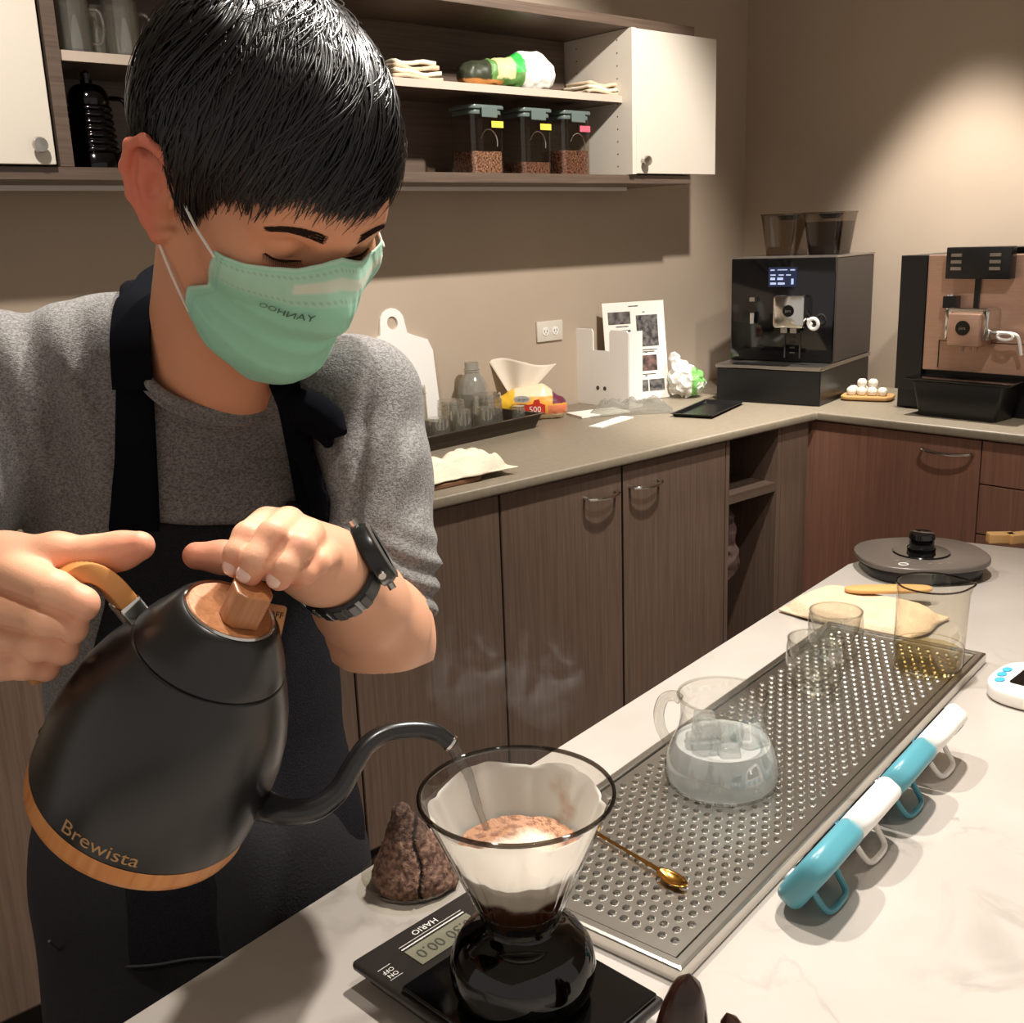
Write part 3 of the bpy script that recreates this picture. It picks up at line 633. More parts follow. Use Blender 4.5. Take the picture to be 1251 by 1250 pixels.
# dark rectangular tray with drinking glasses
ta, tb, tc_ = onz(500, 575, .935), onz(512, 560, .935), onz(690, 508, .935)
fl = onz(522, 557, .94); fr = onz(676, 513, .94)
A = onz(560, 552, .90); Bq = onz(672, 526, .90)
dx = (Bq-A); dx /= np.linalg.norm(dx); ang = math.atan2(dx[1], dx[0])
TR = T(float(A[0])-.22, float(A[1])+.03, .90) @ Matrix.Rotation(ang, 4, 'Z')
dirx = Vector((math.cos(ang), math.sin(ang), 0))
L_ = float(np.linalg.norm(Bq-A))+.24; tl = L_
t = thing('serving_tray', 'dark brown metal tray holding upturned glasses on the back counter', 'tray', M=TR)
def dish(mb, x0, x1, y0, y1, h, fl_=.015, th=.003, lip=.008):
    a = [(x0+fl_, y0+fl_, 0), (x1-fl_, y0+fl_, 0), (x1-fl_, y1-fl_, 0), (x0+fl_, y1-fl_, 0)]
    b = [(x0, y0, h), (x1, y0, h), (x1, y1, h), (x0, y1, h)]; c_ = [(x0-lip, y0-lip, h), (x1+lip, y0-lip, h), (x1+lip, y1+lip, h), (x0-lip, y1+lip, h)]
    c2 = [(x, y, z+th) for x, y, z in c_]; d2 = [(x0+th, y0+th, h+th), (x1-th, y0+th, h+th), (x1-th, y1-th, h+th), (x0+th, y1-th, h+th)]
    e2 = [(x0+fl_+th, y0+fl_+th, th), (x1-fl_-th, y0+fl_+th, th), (x1-fl_-th, y1-fl_-th, th), (x0+fl_+th, y1-fl_-th, th)]
    vs = a+b+c_+c2+d2+e2; fs = [(3, 2, 1, 0)]
    for L in range(5):
        for i in range(4): j = (i+1) % 4; fs.append((L*4+i, L*4+j, L*4+4+j, L*4+4+i))
    fs.append((20, 21, 22, 23)); return mb.add(vs, fs)
dish(MB(), 0, tl, 0, .20, .042).obj('tray_dish', mat('bronze_metal', (72, 62, 54), .35, .6), t, bevel=.001)
glass('bg_glass', (238, 236, 228), (176, 172, 162), 1.0, base=.13, milky=.08)
def tumbler(mb, c_, r, h, up_side=True, th=.002, n=20, wide=None):
    w = wide or r
    if up_side: pr_ = [(0, 0), (r, 0), (w, h), (w-th, h), (r-th, .006), (0, .006)]
    else: pr_ = [(0, h), (r, h), (w, 0), (w-th, 0), (r-th, h-.008), (0, h-.008)]
    return mb.lathe(pr_, n, c_, caps=False)
gspots = [(.33, .145, .036, .160, 0), (.255, .075, .034, .160, 0), (.34, .062, .034, .075, 0), (.425, .060, .034, .085, 0), (.45, .125, .045, .105, 0), (.60, .125, .050, .105, 0), (.66, .052, .022, .065, 0), (.52, .058, .030, .080, 0), (.20, .14, .034, .06, 0)]
gl_lab = ['tall square-shouldered glass turned upside down near the tray middle', 'tall clear glass upside down close to the grey sleeve', 'short clear tumbler on the front side of the dark tray', 'second short tumbler from the left on the tray front', 'wide round clear cup behind the short tumblers on the tray', 'wide round clear cup in front of the orange tissue pack', 'tiny clear shot glass at the right end of the dark tray', 'small clear cup in the middle of the tray front edge', 'short clear glass at the left tray end beside the sleeve']
for (x, y, r_, h_, u_), lb in zip(gspots, gl_lab):
    x -= .085; m4 = TR @ T(x, y, .0035); b = tumbler(MB(), (0, 0, 0), r_*.86, h_, False, wide=r_)
    if h_ > .1: b.tube([(r_*.9*math.cos(a), r_*.9*math.sin(a), h_-.022) for a in np.linspace(0, 2*math.pi, 17)[:-1]], .0012, 6, closed=True)
    o = link('drinking_glass', b.mesh('drinking_glass', True), 'bg_glass', None, M=m4); tag(o, lb, 'glass', 'upturned glasses in the dark tray')
# dark pad in the tray
o = MB().box((0, 0, .006), (.13, .05, .012)).obj('sponge_pad', 'black_plastic', None, bevel=.003, M=TR @ T(.50, .10, .0035)); tag(o, 'dark flat pad lying among the glasses in the tray', 'pad')
# frosted bottle
bp_ = onz(593, 500, .90); bp_ = np.array([2.045, 2.56, .9])
t = thing('glass_bottle', 'clear ribbed bottle with threaded neck standing behind the tray', 'bottle', tuple(bp_))
MB().lathe([(0, 0), (.042, 0), (.046, .01), (.046, .10), (.047, .102), (.046, .104), (.044, .125), (.036, .145), (.024, .16), (.022, .165), (.025, .167), (.022, .170), (.025, .174), (.022, .178), (.022, .195), (.020, .195), (.020, .16), (.042, .12), (.043, .01), (0, .008)], 28, caps=False).obj('bottle_body', glass('frosted_glass', (222, 218, 208), (176, 172, 164), .9, milky=.32, base=.08), t, smooth=True, angle=60)
# tissue pack: orange and yellow plastic with a tissue sticking out
q = onz(648, 503, .90); q = np.array([2.235, 2.515, .90])
t = thing('tissue_pack', 'orange and yellow plastic tissue pack with a white tissue pulled up', 'tissue pack', tuple(q), rotz=-.75)
sd = SDF((-.14, -.08, -.01), (.14, .08, .16), .004)
sd.ell((0, 0, .045), (.115, .05, .047), .01); sd.cap((-.09, 0, .03), (.09, 0, .03), .03, .03, .02); sd.cap((-.04, 0, .07), (.04, 0, .08), .025, .03, .02)
V, Fq = sd.surf(); V[:, 2] = np.maximum(V[:, 2], 0.0005); V += 0.002*np.array([[mnoise.noise(Vector(p*60)) for _ in range(1)]*3 for p in V]); me = np_mesh('wrapper', V, Fq)
C = np.tile(lin((236, 170, 70)), (len(V), 1)); x, z = V[:, 0], V[:, 2]
C[(z > .075)] = lin((240, 224, 190)); C[(x < -.045) & (z > .03)] = lin((244, 196, 60)); C[z < .018] = lin((240, 220, 180)); C[(x > .075) & (z > .05)] = lin((110, 50, 70)); C[(x > .06) & (z < .045) & (z > .018)] = lin((224, 130, 90))
vcol(me, C); link('wrapper', me, mat('tissue_wrap', (240, 180, 80), .3, attr='albedo'), t)
fsgn = -1
lb = MB().prism([(-.012, .022), (.052, .022), (.052, .05), (.036, .056), (.034, .068), (.018, .066), (.016, .054), (-.012, .05)], -.0015, .0015, R=RX, c=(0, -.0515, 0)).obj('red_label', mat('label_red', (196, 52, 36), .4), t)
tm = text_mesh('500', .026, .0006); link('label_lettering', tm, 'paper_white', lb, M=frame((.02, -.0538, .036), (1, 0, 0), (0, 0, 1), (0, -1, 0)))
ov = MB().prism([(-.02+.026*math.cos(a), .078+.013*math.sin(a)) for a in np.linspace(0, 2*math.pi, 21)[:-1]], -.001, .001, R=Matrix.Rotation(math.pi/2+.35, 3, 'X'), c=(0, -.012, -.002)).obj('oval_logo', 'paper_white', t, M=T(0, -.024, .0))
tm = text_mesh('Tempo', .014, .0006); link('logo_lettering', tm, mat('logo_blue', (70, 90, 130), .5), ov, M=frame((-.02, -.040, .075), (1, 0, 0), (0, .34, .94), (0, -.94, .34)))
# tissue sheet
def sheet(nu, nv, fn):
    vs = [fn(u/(nu-1), v/(nv-1)) for v in range(nv) for u in range(nu)]
    return vs, [(j*nu+i, j*nu+i+1, (j+1)*nu+i+1, (j+1)*nu+i) for j in range(nv-1) for i in range(nu-1)]
vs, fs = sheet(30, 14, lambda u, v: ((-.045+.07*u)*(1-v)+(-.105+.215*u)*v, .012*math.sin(u*9)*(.3+v)+.01*v, .085+v*(.105+.016*math.sin(u*5+1)-.03*abs(u-.55))))
me = MB().add(vs, fs).mesh('tissue', True); o = link('tissue', me, mat('tissue_white', (226, 214, 196), .9), t, M=T(-.02, .02, -.004)); md = o.modifiers.new('thickness', 'SOLIDIFY'); md.thickness = .001

# crumpled cream towel and brown board under it, near the elbow
q = onz(570, 582, .90)
o = MB().prism(rrect(.34, .19, .02), .0, .012).obj('wooden_board', mat('board_brown', (120, 84, 60), .5), None, bevel=.003, M=T(1.40, 2.03, .9003) @ Matrix.Rotation(.0, 4, 'Z')); tag(o, 'brown serving board under the crumpled towel on the back counter', 'board')
def crumple(name, label, cat, mname, M, sx, sy, h, seed, nu=70, nv=50, base=.004, amp=1.0, shape=2.6, group=None, edge=0.12, thick=.003, fold=18):
    rr = random.Random(seed); off = Vector((rr.random()*50, rr.random()*50, 0))
    def fn(u, v):
        a, b = (u-.5)*2, (v-.5)*2
        w = 1+edge*mnoise.noise(Vector((a*1.5, b*1.5, seed)))
        e = max(0, 1-(abs(a)**shape+abs(b)**shape)); e = min(1, e*1.8)
        s_ = Vector((a*sx, b*sy, 0))*fold*.5
        n1 = mnoise.noise(s_+off); n2 = abs(mnoise.noise(s_*2.1+off*2)); n3 = mnoise.noise(s_*5+off)
        z = base+e*h*(.45+amp*(.5*abs(n1)*1.6+.35*n2+.08*n3))
        return (a*sx*w+n2*.004, b*sy*w+n3*.004, z)
    vs, fs = sheet(nu, nv, fn); me = MB().add(vs, fs).mesh(name, True, angle=180)
    o = link(name, me, mname, None, M=M); md = o.modifiers.new('thickness', 'SOLIDIFY'); md.thickness = thick; md.offset = 1
    return tag(o, label, cat, group)
crumple('crumpled_towel', 'crumpled cream towel lying at the counter edge beside the grey sleeve', 'towel', 'cream_cloth', T(1.545, 2.005, .9125) @ Matrix.Rotation(-.05, 4, 'Z'), .125, .075, .045, 5)
# plastic menu stand with a printed instruction sheet
q0 = onz(744, 492, .90); q1 = onz(815, 492, .90)
ins0 = onY(742, 374, 2.46); MBd = frame((2.565, 2.46, .9015), (.62, -.783, 0), (.783*.14, .62*.14, .99), (-.783, -.62, .14))
# sheet: nearly faces the camera, leaning slightly back
wS, hS = .205, .30
S0 = onz(744, 492, .9015); S1 = onz(818, 485, .9015)
xd = Vector((S1-S0)); wS = xd.length; xd.normalize(); zb = Vector((-xd.y, xd.x, 0)); yd = (Vector((0, 0, 1))*.985+zb*.14).normalized(); nd = xd.cross(yd)
MS = frame(S0, xd, yd, nd)
t = thing('instruction_sheet', 'laminated white instruction sheet with grey photos standing against the wall', 'sign', M=MS)
hS = .335
MB().bb(0, wS, 0, hS, -.002, 0).obj('board', 'paper_white', t)
ph_ = [mat('print_dark', (44, 42, 44), .5, noise=.6, nscale=60, rgb2=(120, 116, 112)), mat('print_mid', (120, 112, 108), .5, noise=.5, nscale=50, rgb2=(60, 56, 56)), mat('print_warm', (130, 100, 92), .5, noise=.5, nscale=50, rgb2=(50, 44, 44))]
def sp_(x0, x1, y0, y1, k): MB().bb(x0*wS, x1*wS, y0*hS, y1*hS, .0002, .0008).obj('printed_photo', ph_[k], t)
for a in ((.08, .44, .78, .905, 1), (.2, .43, .52, .72, 0), (.53, .88, .54, .86, 0), (.18, .37, .27, .42, 1), (.52, .83, .29, .45, 2), (.18, .43, .08, .20, 0), (.45, .66, .08, .20, 0), (.68, .93, .08, .20, 0)): sp_(*a)
tx = MB()
for x0, x1, y in ((.42, .58, .95), (.2, .4, .75), (.2, .5, .48), (.53, .85, .50), (.53, .8, .48), (.2, .3, .45), (.5, .8, .25), (.2, .3, .23), (.64, .68, .885), (.64, .68, .475), (.62, .66, .235)): tx.bb(x0*wS, x1*wS, y*hS, y*hS+.0035, .0002, .0006)
tx.obj('printed_lines', 'print_dark', t)['kind'] = 'stuff'
# white file / cup holder in front of it
S0 = onz(703, 492, .90); S1 = onz(768, 500, .90); xd = Vector(S1-S0); wH = xd.length; xd.normalize(); zb = Vector((-xd.y, xd.x, 0))
MH = frame(Vector(S0), xd, zb, (0, 0, 1))
t = thing('lid_holder', 'white plastic upright holder with notched front beside the instruction sheet', 'holder', M=MH)
MB().prism([(0, 0), (wH*.36, 0), (wH*.36, .245), (wH*.33, .255), (wH*.03, .255), (0, .245)], -.006, 0, R=RX).obj('front_upright', 'white_plastic', t, bevel=.001)
MB().prism([(wH*.36, 0), (wH*.66, 0), (wH*.66, .185), (wH*.36, .185)], -.006, 0, R=RX).obj('front_plate', 'white_plastic', t)
MB().prism([(wH*.66, 0), (wH, 0), (wH, .245), (wH*.97, .255), (wH*.69, .255), (wH*.66, .245)], -.006, 0, R=RX).obj('front_upright', 'white_plastic', t, bevel=.001)
MB().bb(0, .004, .001, .07, 0, .25).obj('side_plate', 'white_plastic', t); MB().bb(wH-.004, wH, .001, .07, 0, .25).obj('side_plate', 'white_plastic', t)
hl = MB()
for k, rr_ in ((.44, .007), (.57, .007)): hl.lathe([(rr_, 0), (rr_, .0007)], 16, (wH*k, -.0003, .06), R=RX)
hl.obj('round_holes', 'dark_grey_plastic', t)
# folded white papers and thin plastic bag
o = MB().bb(-.09, .09, -.05, .05, 0, .007).obj('paper_stack', 'paper_white', None, M=T(2.43, 2.40, .9005) @ Matrix.Rotation(-.25, 4, 'Z'), bevel=.001); tag(o, 'stack of white folded napkins behind the tray end', 'napkins')
o = MB().bb(-.10, .10, -.022, .022, 0, .004).obj('paper_strip', 'paper_white', None, M=T(2.335, 2.25, .9005) @ Matrix.Rotation(.25, 4, 'Z')); tag(o, 'narrow white paper strip lying right of the dark tray', 'paper')
crumple('plastic_bag', 'crumpled clear plastic bag in front of the white holder', 'plastic bag', glass('film', (240, 240, 238), (175, 172, 168), 1.0, milky=.12), T(2.50, 2.33, .9005) @ Matrix.Rotation(-.6, 4, 'Z'), .13, .05, .05, 9, thick=.0008, fold=30)
# black flat tray at the corner
a0 = onz(862, 499, .90)
t = thing('flat_tray', 'flat black rectangular tray on the counter left of the corner machine', 'tray', (2.69, 2.16, .90), rotz=.33)
dish(MB(), -.15, .15, -.065, .065, .010, .006, .002, .004).obj('tray_dish', 'black_satin', t)
# snack bag: crumpled white and green
sd = SDF((-.1, -.09, -.02), (.1, .09, .17), .004)
sd.ell((0, 0, .05), (.058, .05, .05), .01); sd.cap((-.02, 0, .08), (-.045, 0, .135), .028, .012, .03)
V, Fq = sd.surf(); V += np.array([[mnoise.noise(Vector(p*55)+Vector((k*9, 0, 0)))*.012 for k in range(3)] for p in V]); V[:, 2] = np.maximum(V[:, 2], .001)
C = np.tile(lin((232, 232, 226)), (len(V), 1)); C[(V[:, 0] > .012) & (V[:, 2] < .10)] = lin((120, 180, 100)); C[(V[:, 0] > .03) & (V[:, 2] < .05)] = lin((205, 214, 196))
me = np_mesh('snack_bag', V, Fq, False); vcol(me, C); o = link('snack_bag', me, mat('bag_film', (230, 230, 225), .22, attr='albedo'), None, M=T(2.875, 2.405, .9) @ Matrix.Rotation(-.8, 4, 'Z') @ Matrix.Scale(1.08, 4)); tag(o, 'crumpled white and green snack bag next to the corner coffee machine', 'snack bag')
# plastic bag inside the niche and pale bin on its shelf
sd = SDF((-.09, -.09, 0), (.09, .09, .27), .005); sd.cap((0, 0, .06), (0, 0, .2), .06, .045, .01)
V, Fq = sd.surf(); V += np.array([[mnoise.noise(Vector(p*28)+Vector((k*9, 0, 0)))*.02 for k in range(3)] for p in V])
me = np_mesh('plastic_bag', V, Fq); o = link('plastic_bag', me, glass('film_niche', (215, 210, 205), (130, 125, 122), 1.0, milky=.35, milk=(190, 160, 150)), None, M=T(2.545, 2.0, .40)); tag(o, 'filled clear plastic bag standing in the open niche below its shelf', 'plastic bag')
o = MB().bb(-.06, .06, -.06, .06, 0, .29).obj('storage_box', 'brown_laminate', None, bevel=.004, M=T(2.60, 2.20, .111)); tag(o, 'low brown storage box inside the open niche', 'box')
o = MB().lathe([(0, 0), (.032, 0), (.036, .1), (.034, .1), (.03, .004), (0, .004)], 20, caps=False).obj('paper_cup', 'white_plastic', None, smooth=True, M=T(2.53, 2.15, .7005)); tag(o, 'pale cup in shadow on the niche shelf', 'cup')

# ================================================================== items in the wall cabinet
def jar(px, sticker, label, dark, fill):
    x = float(onY(px, 212, 2.44)[0]); 
    t = thing('bean_jar', label, 'jar', (x, 2.445, 1.6335), group='square bean jars in the wall cabinet')
    w = .118; r = rrect(w, .10, .014)
    b = MB(); b.prism(r, 0, .158); b.obj('jar_glass', 'jar_glass', t, smooth=True)
    MB().prism(rrect(w*.93, .094, .012), .003, fill).obj('beans', dark, t, smooth=True)
    MB().prism(rrect(w*.98, .100, .02), .1585, .172).obj('lid', 'lid_teal', t, bevel=.003, smooth=True)
    MB().prism(rrect(w*1.08, .112, .02), .1725, .184).obj('lid_top', 'lid_teal', t, bevel=.003, smooth=True)
    MB().bb(-.028, .028, -.06, -.053, .150, .178).obj('clamp', 'lid_teal', t, bevel=.002)
    MB().bb(.012, .055, -.0512, -.0506, .125, .142).obj('sticker', sticker, t)
    ar = [(.0+.03*math.cos(a), -.052, .085+.035*math.sin(a)) for a in np.linspace(-.3, math.pi*.9, 12)]
    MB().tube(ar, .002, 6).obj('wire_clip', 'chrome', t, smooth=True)
glass('jar_glass', (228, 222, 214), (130, 124, 118), .9, base=.06)
mat('lid_teal', (96, 108, 104), .3)
mat('beans_pale', (190, 146, 120), .5, noise=.6, nscale=170, bump=1., bscale=150, rgb2=(66, 34, 26), detail=1)
mat('beans_mid', (150, 104, 84), .5, noise=.6, nscale=170, bump=1., bscale=150, rgb2=(40, 22, 18), detail=1)
mat('sticker_yellow', (222, 205, 70), .6); mat('sticker_pink', (214, 92, 110), .6)
jar(586, 'sticker_yellow', 'bean jar with yellow sticker at the left of the three jars', 'beans_pale', .062)
jar(645, 'sticker_yellow', 'bean jar with yellow sticker in the middle of the three jars', 'beans_mid', .036)
jar(693, 'sticker_pink', 'bean jar with pink sticker nearest the cream side panel', 'beans_mid', .072)
# paper bag pack on the upper shelf
x0 = float(onY(565, 105, 2.45)[0]); x1 = float(onY(666, 105, 2.45)[0])
zs = 1.8625
t = thing('tissue_package', 'green and white paper package on the upper shelf of the wall cabinet', 'package', ((x0+x1)/2, 2.45, zs))
ww = x1-x0
sd = SDF((-ww*.55, -.07, -.005), (ww*.55, .07, .16), .004)
sd.cap((ww*.2, 0, .055), (ww*.4, 0, .055), .052, .052, .01); sd.cap((ww*.2, 0, .08), (ww*.37, 0, .085), .035, .035, .01); sd.cap((-ww*.42, 0, .04), (ww*.2, 0, .06), .035, .045, .02)
V, Fq = sd.surf(); V[:, 2] = np.maximum(V[:, 2]-.003, .001); V += np.array([[mnoise.noise(Vector(p*50)+Vector((k*9, 0, 0)))*.004 for k in range(3)] for p in V]); V[:, 2] = np.maximum(V[:, 2], .001)
x = V[:, 0]/ww; C = np.tile(lin((240, 236, 226)), (len(V), 1)); z = V[:, 2]
m_ = (x < .12); C[m_] = lin((96, 140, 70)); C[(x < .02) & (x > -.18) & (z > .03)] = lin((210, 206, 150)); C[(x > .02) & (x < .13) & (z > .05)] = lin((60, 190, 80)); C[x < -.25] = lin((56, 60, 44)); C[(x < -.1) & (z < .025)] = lin((190, 130, 70))
me = np_mesh('wrapper', V, Fq); vcol(me, C); link('wrapper', me, mat('package_print', (200, 200, 190), .45, attr='albedo'), t)
def folded(name, label, px, y, w, d, h, seed, lay=3):
    x = float(onY(*px, y)[0]); t = thing(name, label, 'cloth', (x, y, zs))
    for k in range(lay):
        vs, fs = sheet(16, 10, lambda u, v: ((u-.5)*w*(1-.06*k)+.004*math.sin(v*5+k), (v-.5)*d*(1-.05*k), k*h/lay+.003*mnoise.noise(Vector((u*4, v*4, seed+k)))+.0035+.004*math.sin(u*6+k)))
        o = link('fold_layer', MB().add(vs, fs).mesh('fold_layer', True), 'cream_cloth' if k % 2 else 'beige_cloth', t); md = o.modifiers.new('thickness', 'SOLIDIFY'); md.thickness = h/lay*.8; md.offset = 1
folded('folded_cloth', 'folded beige cloth at the right end of the upper shelf by the cream panel', (722, 108), 2.43, .14, .12, .034, 3)
folded('folded_cloth', 'folded cream cloth on the upper shelf just right of the dark hair', (492, 88), 2.45, .16, .14, .05, 8, 4)
x = float(onY(575, 100, 2.39)[0])
for k in range(3):
    m4 = T(x+.01*k, 2.385+.012*k, zs) @ Matrix.Rotation(.08*k-.1, 4, 'Z')
    o = MB().bb(-.075, .075, -.004, .004, 0, .004).obj('wooden_stirrer', 'pale_wood', None, M=m4); tag(o, ['front thin wooden stirrer by the upper shelf edge', 'middle thin wooden stirrer before the green package', 'rear thin wooden stirrer touching the green package'][k], 'stirrer', 'wooden stirrers on the upper shelf')
# glass mugs top left
for k, (px, y, lab) in enumerate(((90, 2.44, 'glass mug at the left end of the upper shelf by the dark divider'), (118, 2.52, 'glass mug standing behind between the two front mugs'), (150, 2.44, 'glass mug on the upper shelf closest to the black hair'))):
    x = float(onY(px, 50, y)[0]); t = thing('glass_mug', lab, 'mug', (x, y, zs), group='glass mugs on the upper shelf')
    MB().lathe([(0, 0), (.038, 0), (.038, .12), (.034, .12), (.034, .014), (0, .014)], 24, caps=False).obj('mug_body', 'bg_glass', t, smooth=True)
    MB().tube(bez([(.037, 0, .10), (.06, 0, .098), (.068, 0, .07), (.06, 0, .035), (.037, 0, .03)], 5), .0045, 8).obj('handle', 'bg_glass', t, smooth=True)
# ribbed dark shaker
x = float(onY(118, 203, 2.43)[0])
t = thing('press_pot', 'black ribbed metal coffee pot with dark knob on the lower cabinet shelf', 'pot', (x, 2.43, 1.6335))
pf = [(0, 0), (.05, 0), (.052, .03)]
for k in range(7): z = .035+k*.014; pf += [(.048-.001*k, z), (.052-.001*k, z+.004), (.052-.001*k, z+.009), (.047-.001*k, z+.013)]
pf += [(.043, .14), (.041, .155), (.036, .165), (.03, .172), (.012, .178), (.012, .185), (0, .186)]
MB().lathe(pf, 32, caps=False).obj('pot_body', mat('black_chrome', (50, 50, 52), .1, 1.0), t, smooth=True, angle=60)
MB().lathe([(.009, 0), (.011, .012), (.0, .02)], 16, (0, 0, .186)).obj('lid_knob', 'black_plastic', t, smooth=True)
MB().tube(bez([(.045, -.005, .15), (.075, -.005, .145), (.082, -.005, .10), (.072, -.005, .05), (.05, -.005, .03)], 5), .005, 8).obj('handle', 'black_chrome', t, smooth=True)

# ================================================================== island: drip tray
def M_isl(w, x, z, rot=0.0):
    p = isl(w, x, z); return T(*p) @ Matrix.Rotation(ISL+rot, 4, 'Z')     # local x along the island, local y towards the barista
TW0, TW1, TX0, TX1 = .612, 1.386, -.574, -.358
t = thing('drip_tray', 'long perforated stainless steel drip tray set on the white marble', 'tray', M=M_isl((TW0+TW1)/2, (TX0+TX1)/2, .9002))
hl_, hw_ = (TW1-TW0)/2, (TX1-TX0)/2
def ringp(x, y, z): return [(-x, -y, z), (x, -y, z), (x, y, z), (-x, y, z)]
lv = [ringp(hl_, hw_, 0), ringp(hl_, hw_, .013), ringp(hl_-.003, hw_-.003, .0145), ringp(hl_-.010, hw_-.010, .0145), ringp(hl_-.012, hw_-.012, .004), ]
vs = sum(lv, []); fs = [(3, 2, 1, 0), (16, 17, 18, 19)]
for L in range(4):
    for i in range(4): j = (i+1) % 4; fs.append((L*4+i, L*4+j, L*4+4+j, L*4+4+i))
MB().add(vs, fs).obj('tray_rim', 'tray_steel', t, bevel=.0008)
# perforated plate: every cell is a square with a punched, slightly raised hole
px_, ny = .0128, 15; pw = (2*hw_-.034)/ny; nx = int((2*hl_-.046)/px_); px_ = (2*hl_-.046)/nx
vs = []; fs = []
zt = .0125
for i in range(nx):
    off = (pw/2 if i % 2 else 0); cols = ny-1 if i % 2 else ny
    x0 = -hl_+.023+i*px_; xc = x0+px_/2
    for j in range(cols):
        y0 = -hw_+.017+off+j*pw; yc = y0+pw/2; b = len(vs)
        ox = [(x0, y0), (xc, y0), (x0+px_, y0), (x0+px_, yc), (x0+px_, y0+pw), (xc, y0+pw), (x0, y0+pw), (x0, yc)]
        vs += [(a, c, zt) for a, c in ox]
        for rr_, zz in ((.0041, zt), (.0031, zt+.0011), (.0024, zt-.0012)):
            for k in range(8): a = math.radians(-135+45*k); vs.append((xc+rr_*math.cos(a), yc+rr_*math.sin(a), zz))
        for L in range(3):
            for k in range(8): l = (k+1) % 8; fs.append((b+L*8+k, b+L*8+l, b+L*8+8+l, b+L*8+8+k))
    if i % 2:
        for (ya, yb) in ((-hw_+.017, -hw_+.017+pw/2), (hw_-.017-pw/2, hw_-.017)):
            b = len(vs); vs += [(x0, ya, zt), (x0+px_, ya, zt), (x0+px_, yb, zt), (x0, yb, zt)]; fs.append((b, b+1, b+2, b+3))
# border of the plate and its folded edge
xa, ya = hl_-.023, hw_-.017; xb, yb = hl_-.0125, hw_-.0125
for q in ([(-xb, -yb), (xb, -yb), (xa, -ya), (-xa, -ya)], [(xb, -yb), (xb, yb), (xa, ya), (xa, -ya)], [(xb, yb), (-xb, yb), (-xa, ya), (xa, ya)], [(-xb, yb), (-xb, -yb), (-xa, -ya), (-xa, ya)]):
    b = len(vs); vs += [(a, c, zt) for a, c in q]; fs.append((b, b+1, b+2, b+3))
b = len(vs); vs += ringp(xb, yb, zt)+ringp(xb, yb, zt-.006); fs += [(b+i, b+(i+1) % 4, b+4+(i+1) % 4, b+4+i) for i in range(4)]
MB().add(vs, fs).obj('perforated_plate', 'tray_steel', t)
ZT = .9002+zt   # top of the plate

# ================================================================== scale, decanter, dripper
Ls, Ts, Rs = onz(428, 1172, .925), onz(562, 1090, .925), onz(800, 1200, .925)
ex = Ts-Ls; ex[2] = 0; ex /= np.linalg.norm(ex); ey = np.array([ex[1], -ex[0], 0])
dL = Rs-Ls; sw, sl = float(dL@ex), float(dL@ey)
MSC = frame(tuple(Ls[:2])+(.9,), ex, ey*-1, (0, 0, 1))      # local x: short side, -y: long side
sw, sl = .128, .205
t = thing('coffee_scale', 'black digital drip scale under the glass decanter at the front of the island', 'scale', M=MSC)
MB().bb(0, sw, -sl, 0, .015, .0235).obj('housing', mat('scale_black', (40, 36, 34), .38), t, bevel=.0035, seg=3, smooth=True)
MB().bb(.01, sw-.01, -sl+.01, -.01, .003, .0148).obj('base', 'black_plastic', t)
for a in (.02, sw-.02):
    for b in (-.02, -sl+.02): MB().lathe([(.006, 0), (.006, .003)], 12, (a, b, 0)).obj('foot', 'black_plastic', t)
MB().bb(.004, sw-.004, -sl+.004, -.056, .024, .028).obj('weighing_plate', 'black_gloss', t, bevel=.003, seg=3, smooth=True)
lc = MB().bb(.034, .10, -.046, -.024, .0237, .0243).obj('display', mat('lcd_grey', (128, 126, 108), .3), t)
tm = text_mesh('0:30 00.0', .0155, .0001); link('digits', tm, mat('lcd_dark', (66, 66, 54), .5), lc, M=frame((.067, -.035, .0245), (-1, 0, 0), (0, -1, 0), (0, 0, 1)))
tm = text_mesh('HARIO', .0085, .0001); link('lettering', tm, 'white_plastic', t, M=frame((.066, -.011, .0237), (-1, 0, 0), (0, -1, 0), (0, 0, 1)))
MB().bb(.034, .10, -.0215, -.0202, .0236, .0240).bb(.034, .10, -.0175, -.017, .0236, .0240).obj('printed_line', 'white_plastic', t)
tm = text_mesh('ON\nOFF', .006, .0001); link('button_mark', tm, 'white_plastic', t, M=frame((.012, -.034, .0237), (-1, 0, 0), (0, -1, 0), (0, 0, 1)))
MB().bb(.006, .018, -.0415, -.0411, .0236, .0239).bb(.006, .018, -.0262, -.0258, .0236, .0239).obj('button_border', 'white_plastic', t)
tm = text_mesh('o', .006, .0001); link('button_mark', tm, 'white_plastic', t, M=frame((.112, -.034, .0237), (-1, 0, 0), (0, -1, 0), (0, 0, 1)))

DC = onz(640, 1210, .9283); dcx, dcy = float(DC[0]), float(DC[1]); DZ = .9283
glass('dripper_glass', (232, 230, 226), (92, 84, 78), 1.0)
glass('dark_glass', (96, 84, 76), (18, 14, 12), 1.0)
t = thing('glass_decanter', 'round glass decanter of black coffee standing on the scale', 'decanter', (dcx, dcy, DZ))
outer = [(0, 0), (.042, 0), (.0475, .003), (.0515, .012), (.053, .024), (.051, .036), (.044, .047), (.034, .053), (.027, .056), (.025, .060), (.0265, .066), (.028, .070)]
MB().lathe(outer, 56, caps=False).obj('glass_wall', 'dark_glass', t, smooth=True, angle=80)
MB().lathe([(0, .002), (.041, .002), (.0465, .005), (.050, .013), (.0505, .018), (0, .018)], 48, caps=False).obj('coffee', mat('coffee_black', (20, 9, 4), .05), t, smooth=True)
t = thing('pour_over_dripper', 'clear ribbed glass cone dripper with paper filter sitting in the decanter neck', 'dripper', (dcx, dcy, DZ))
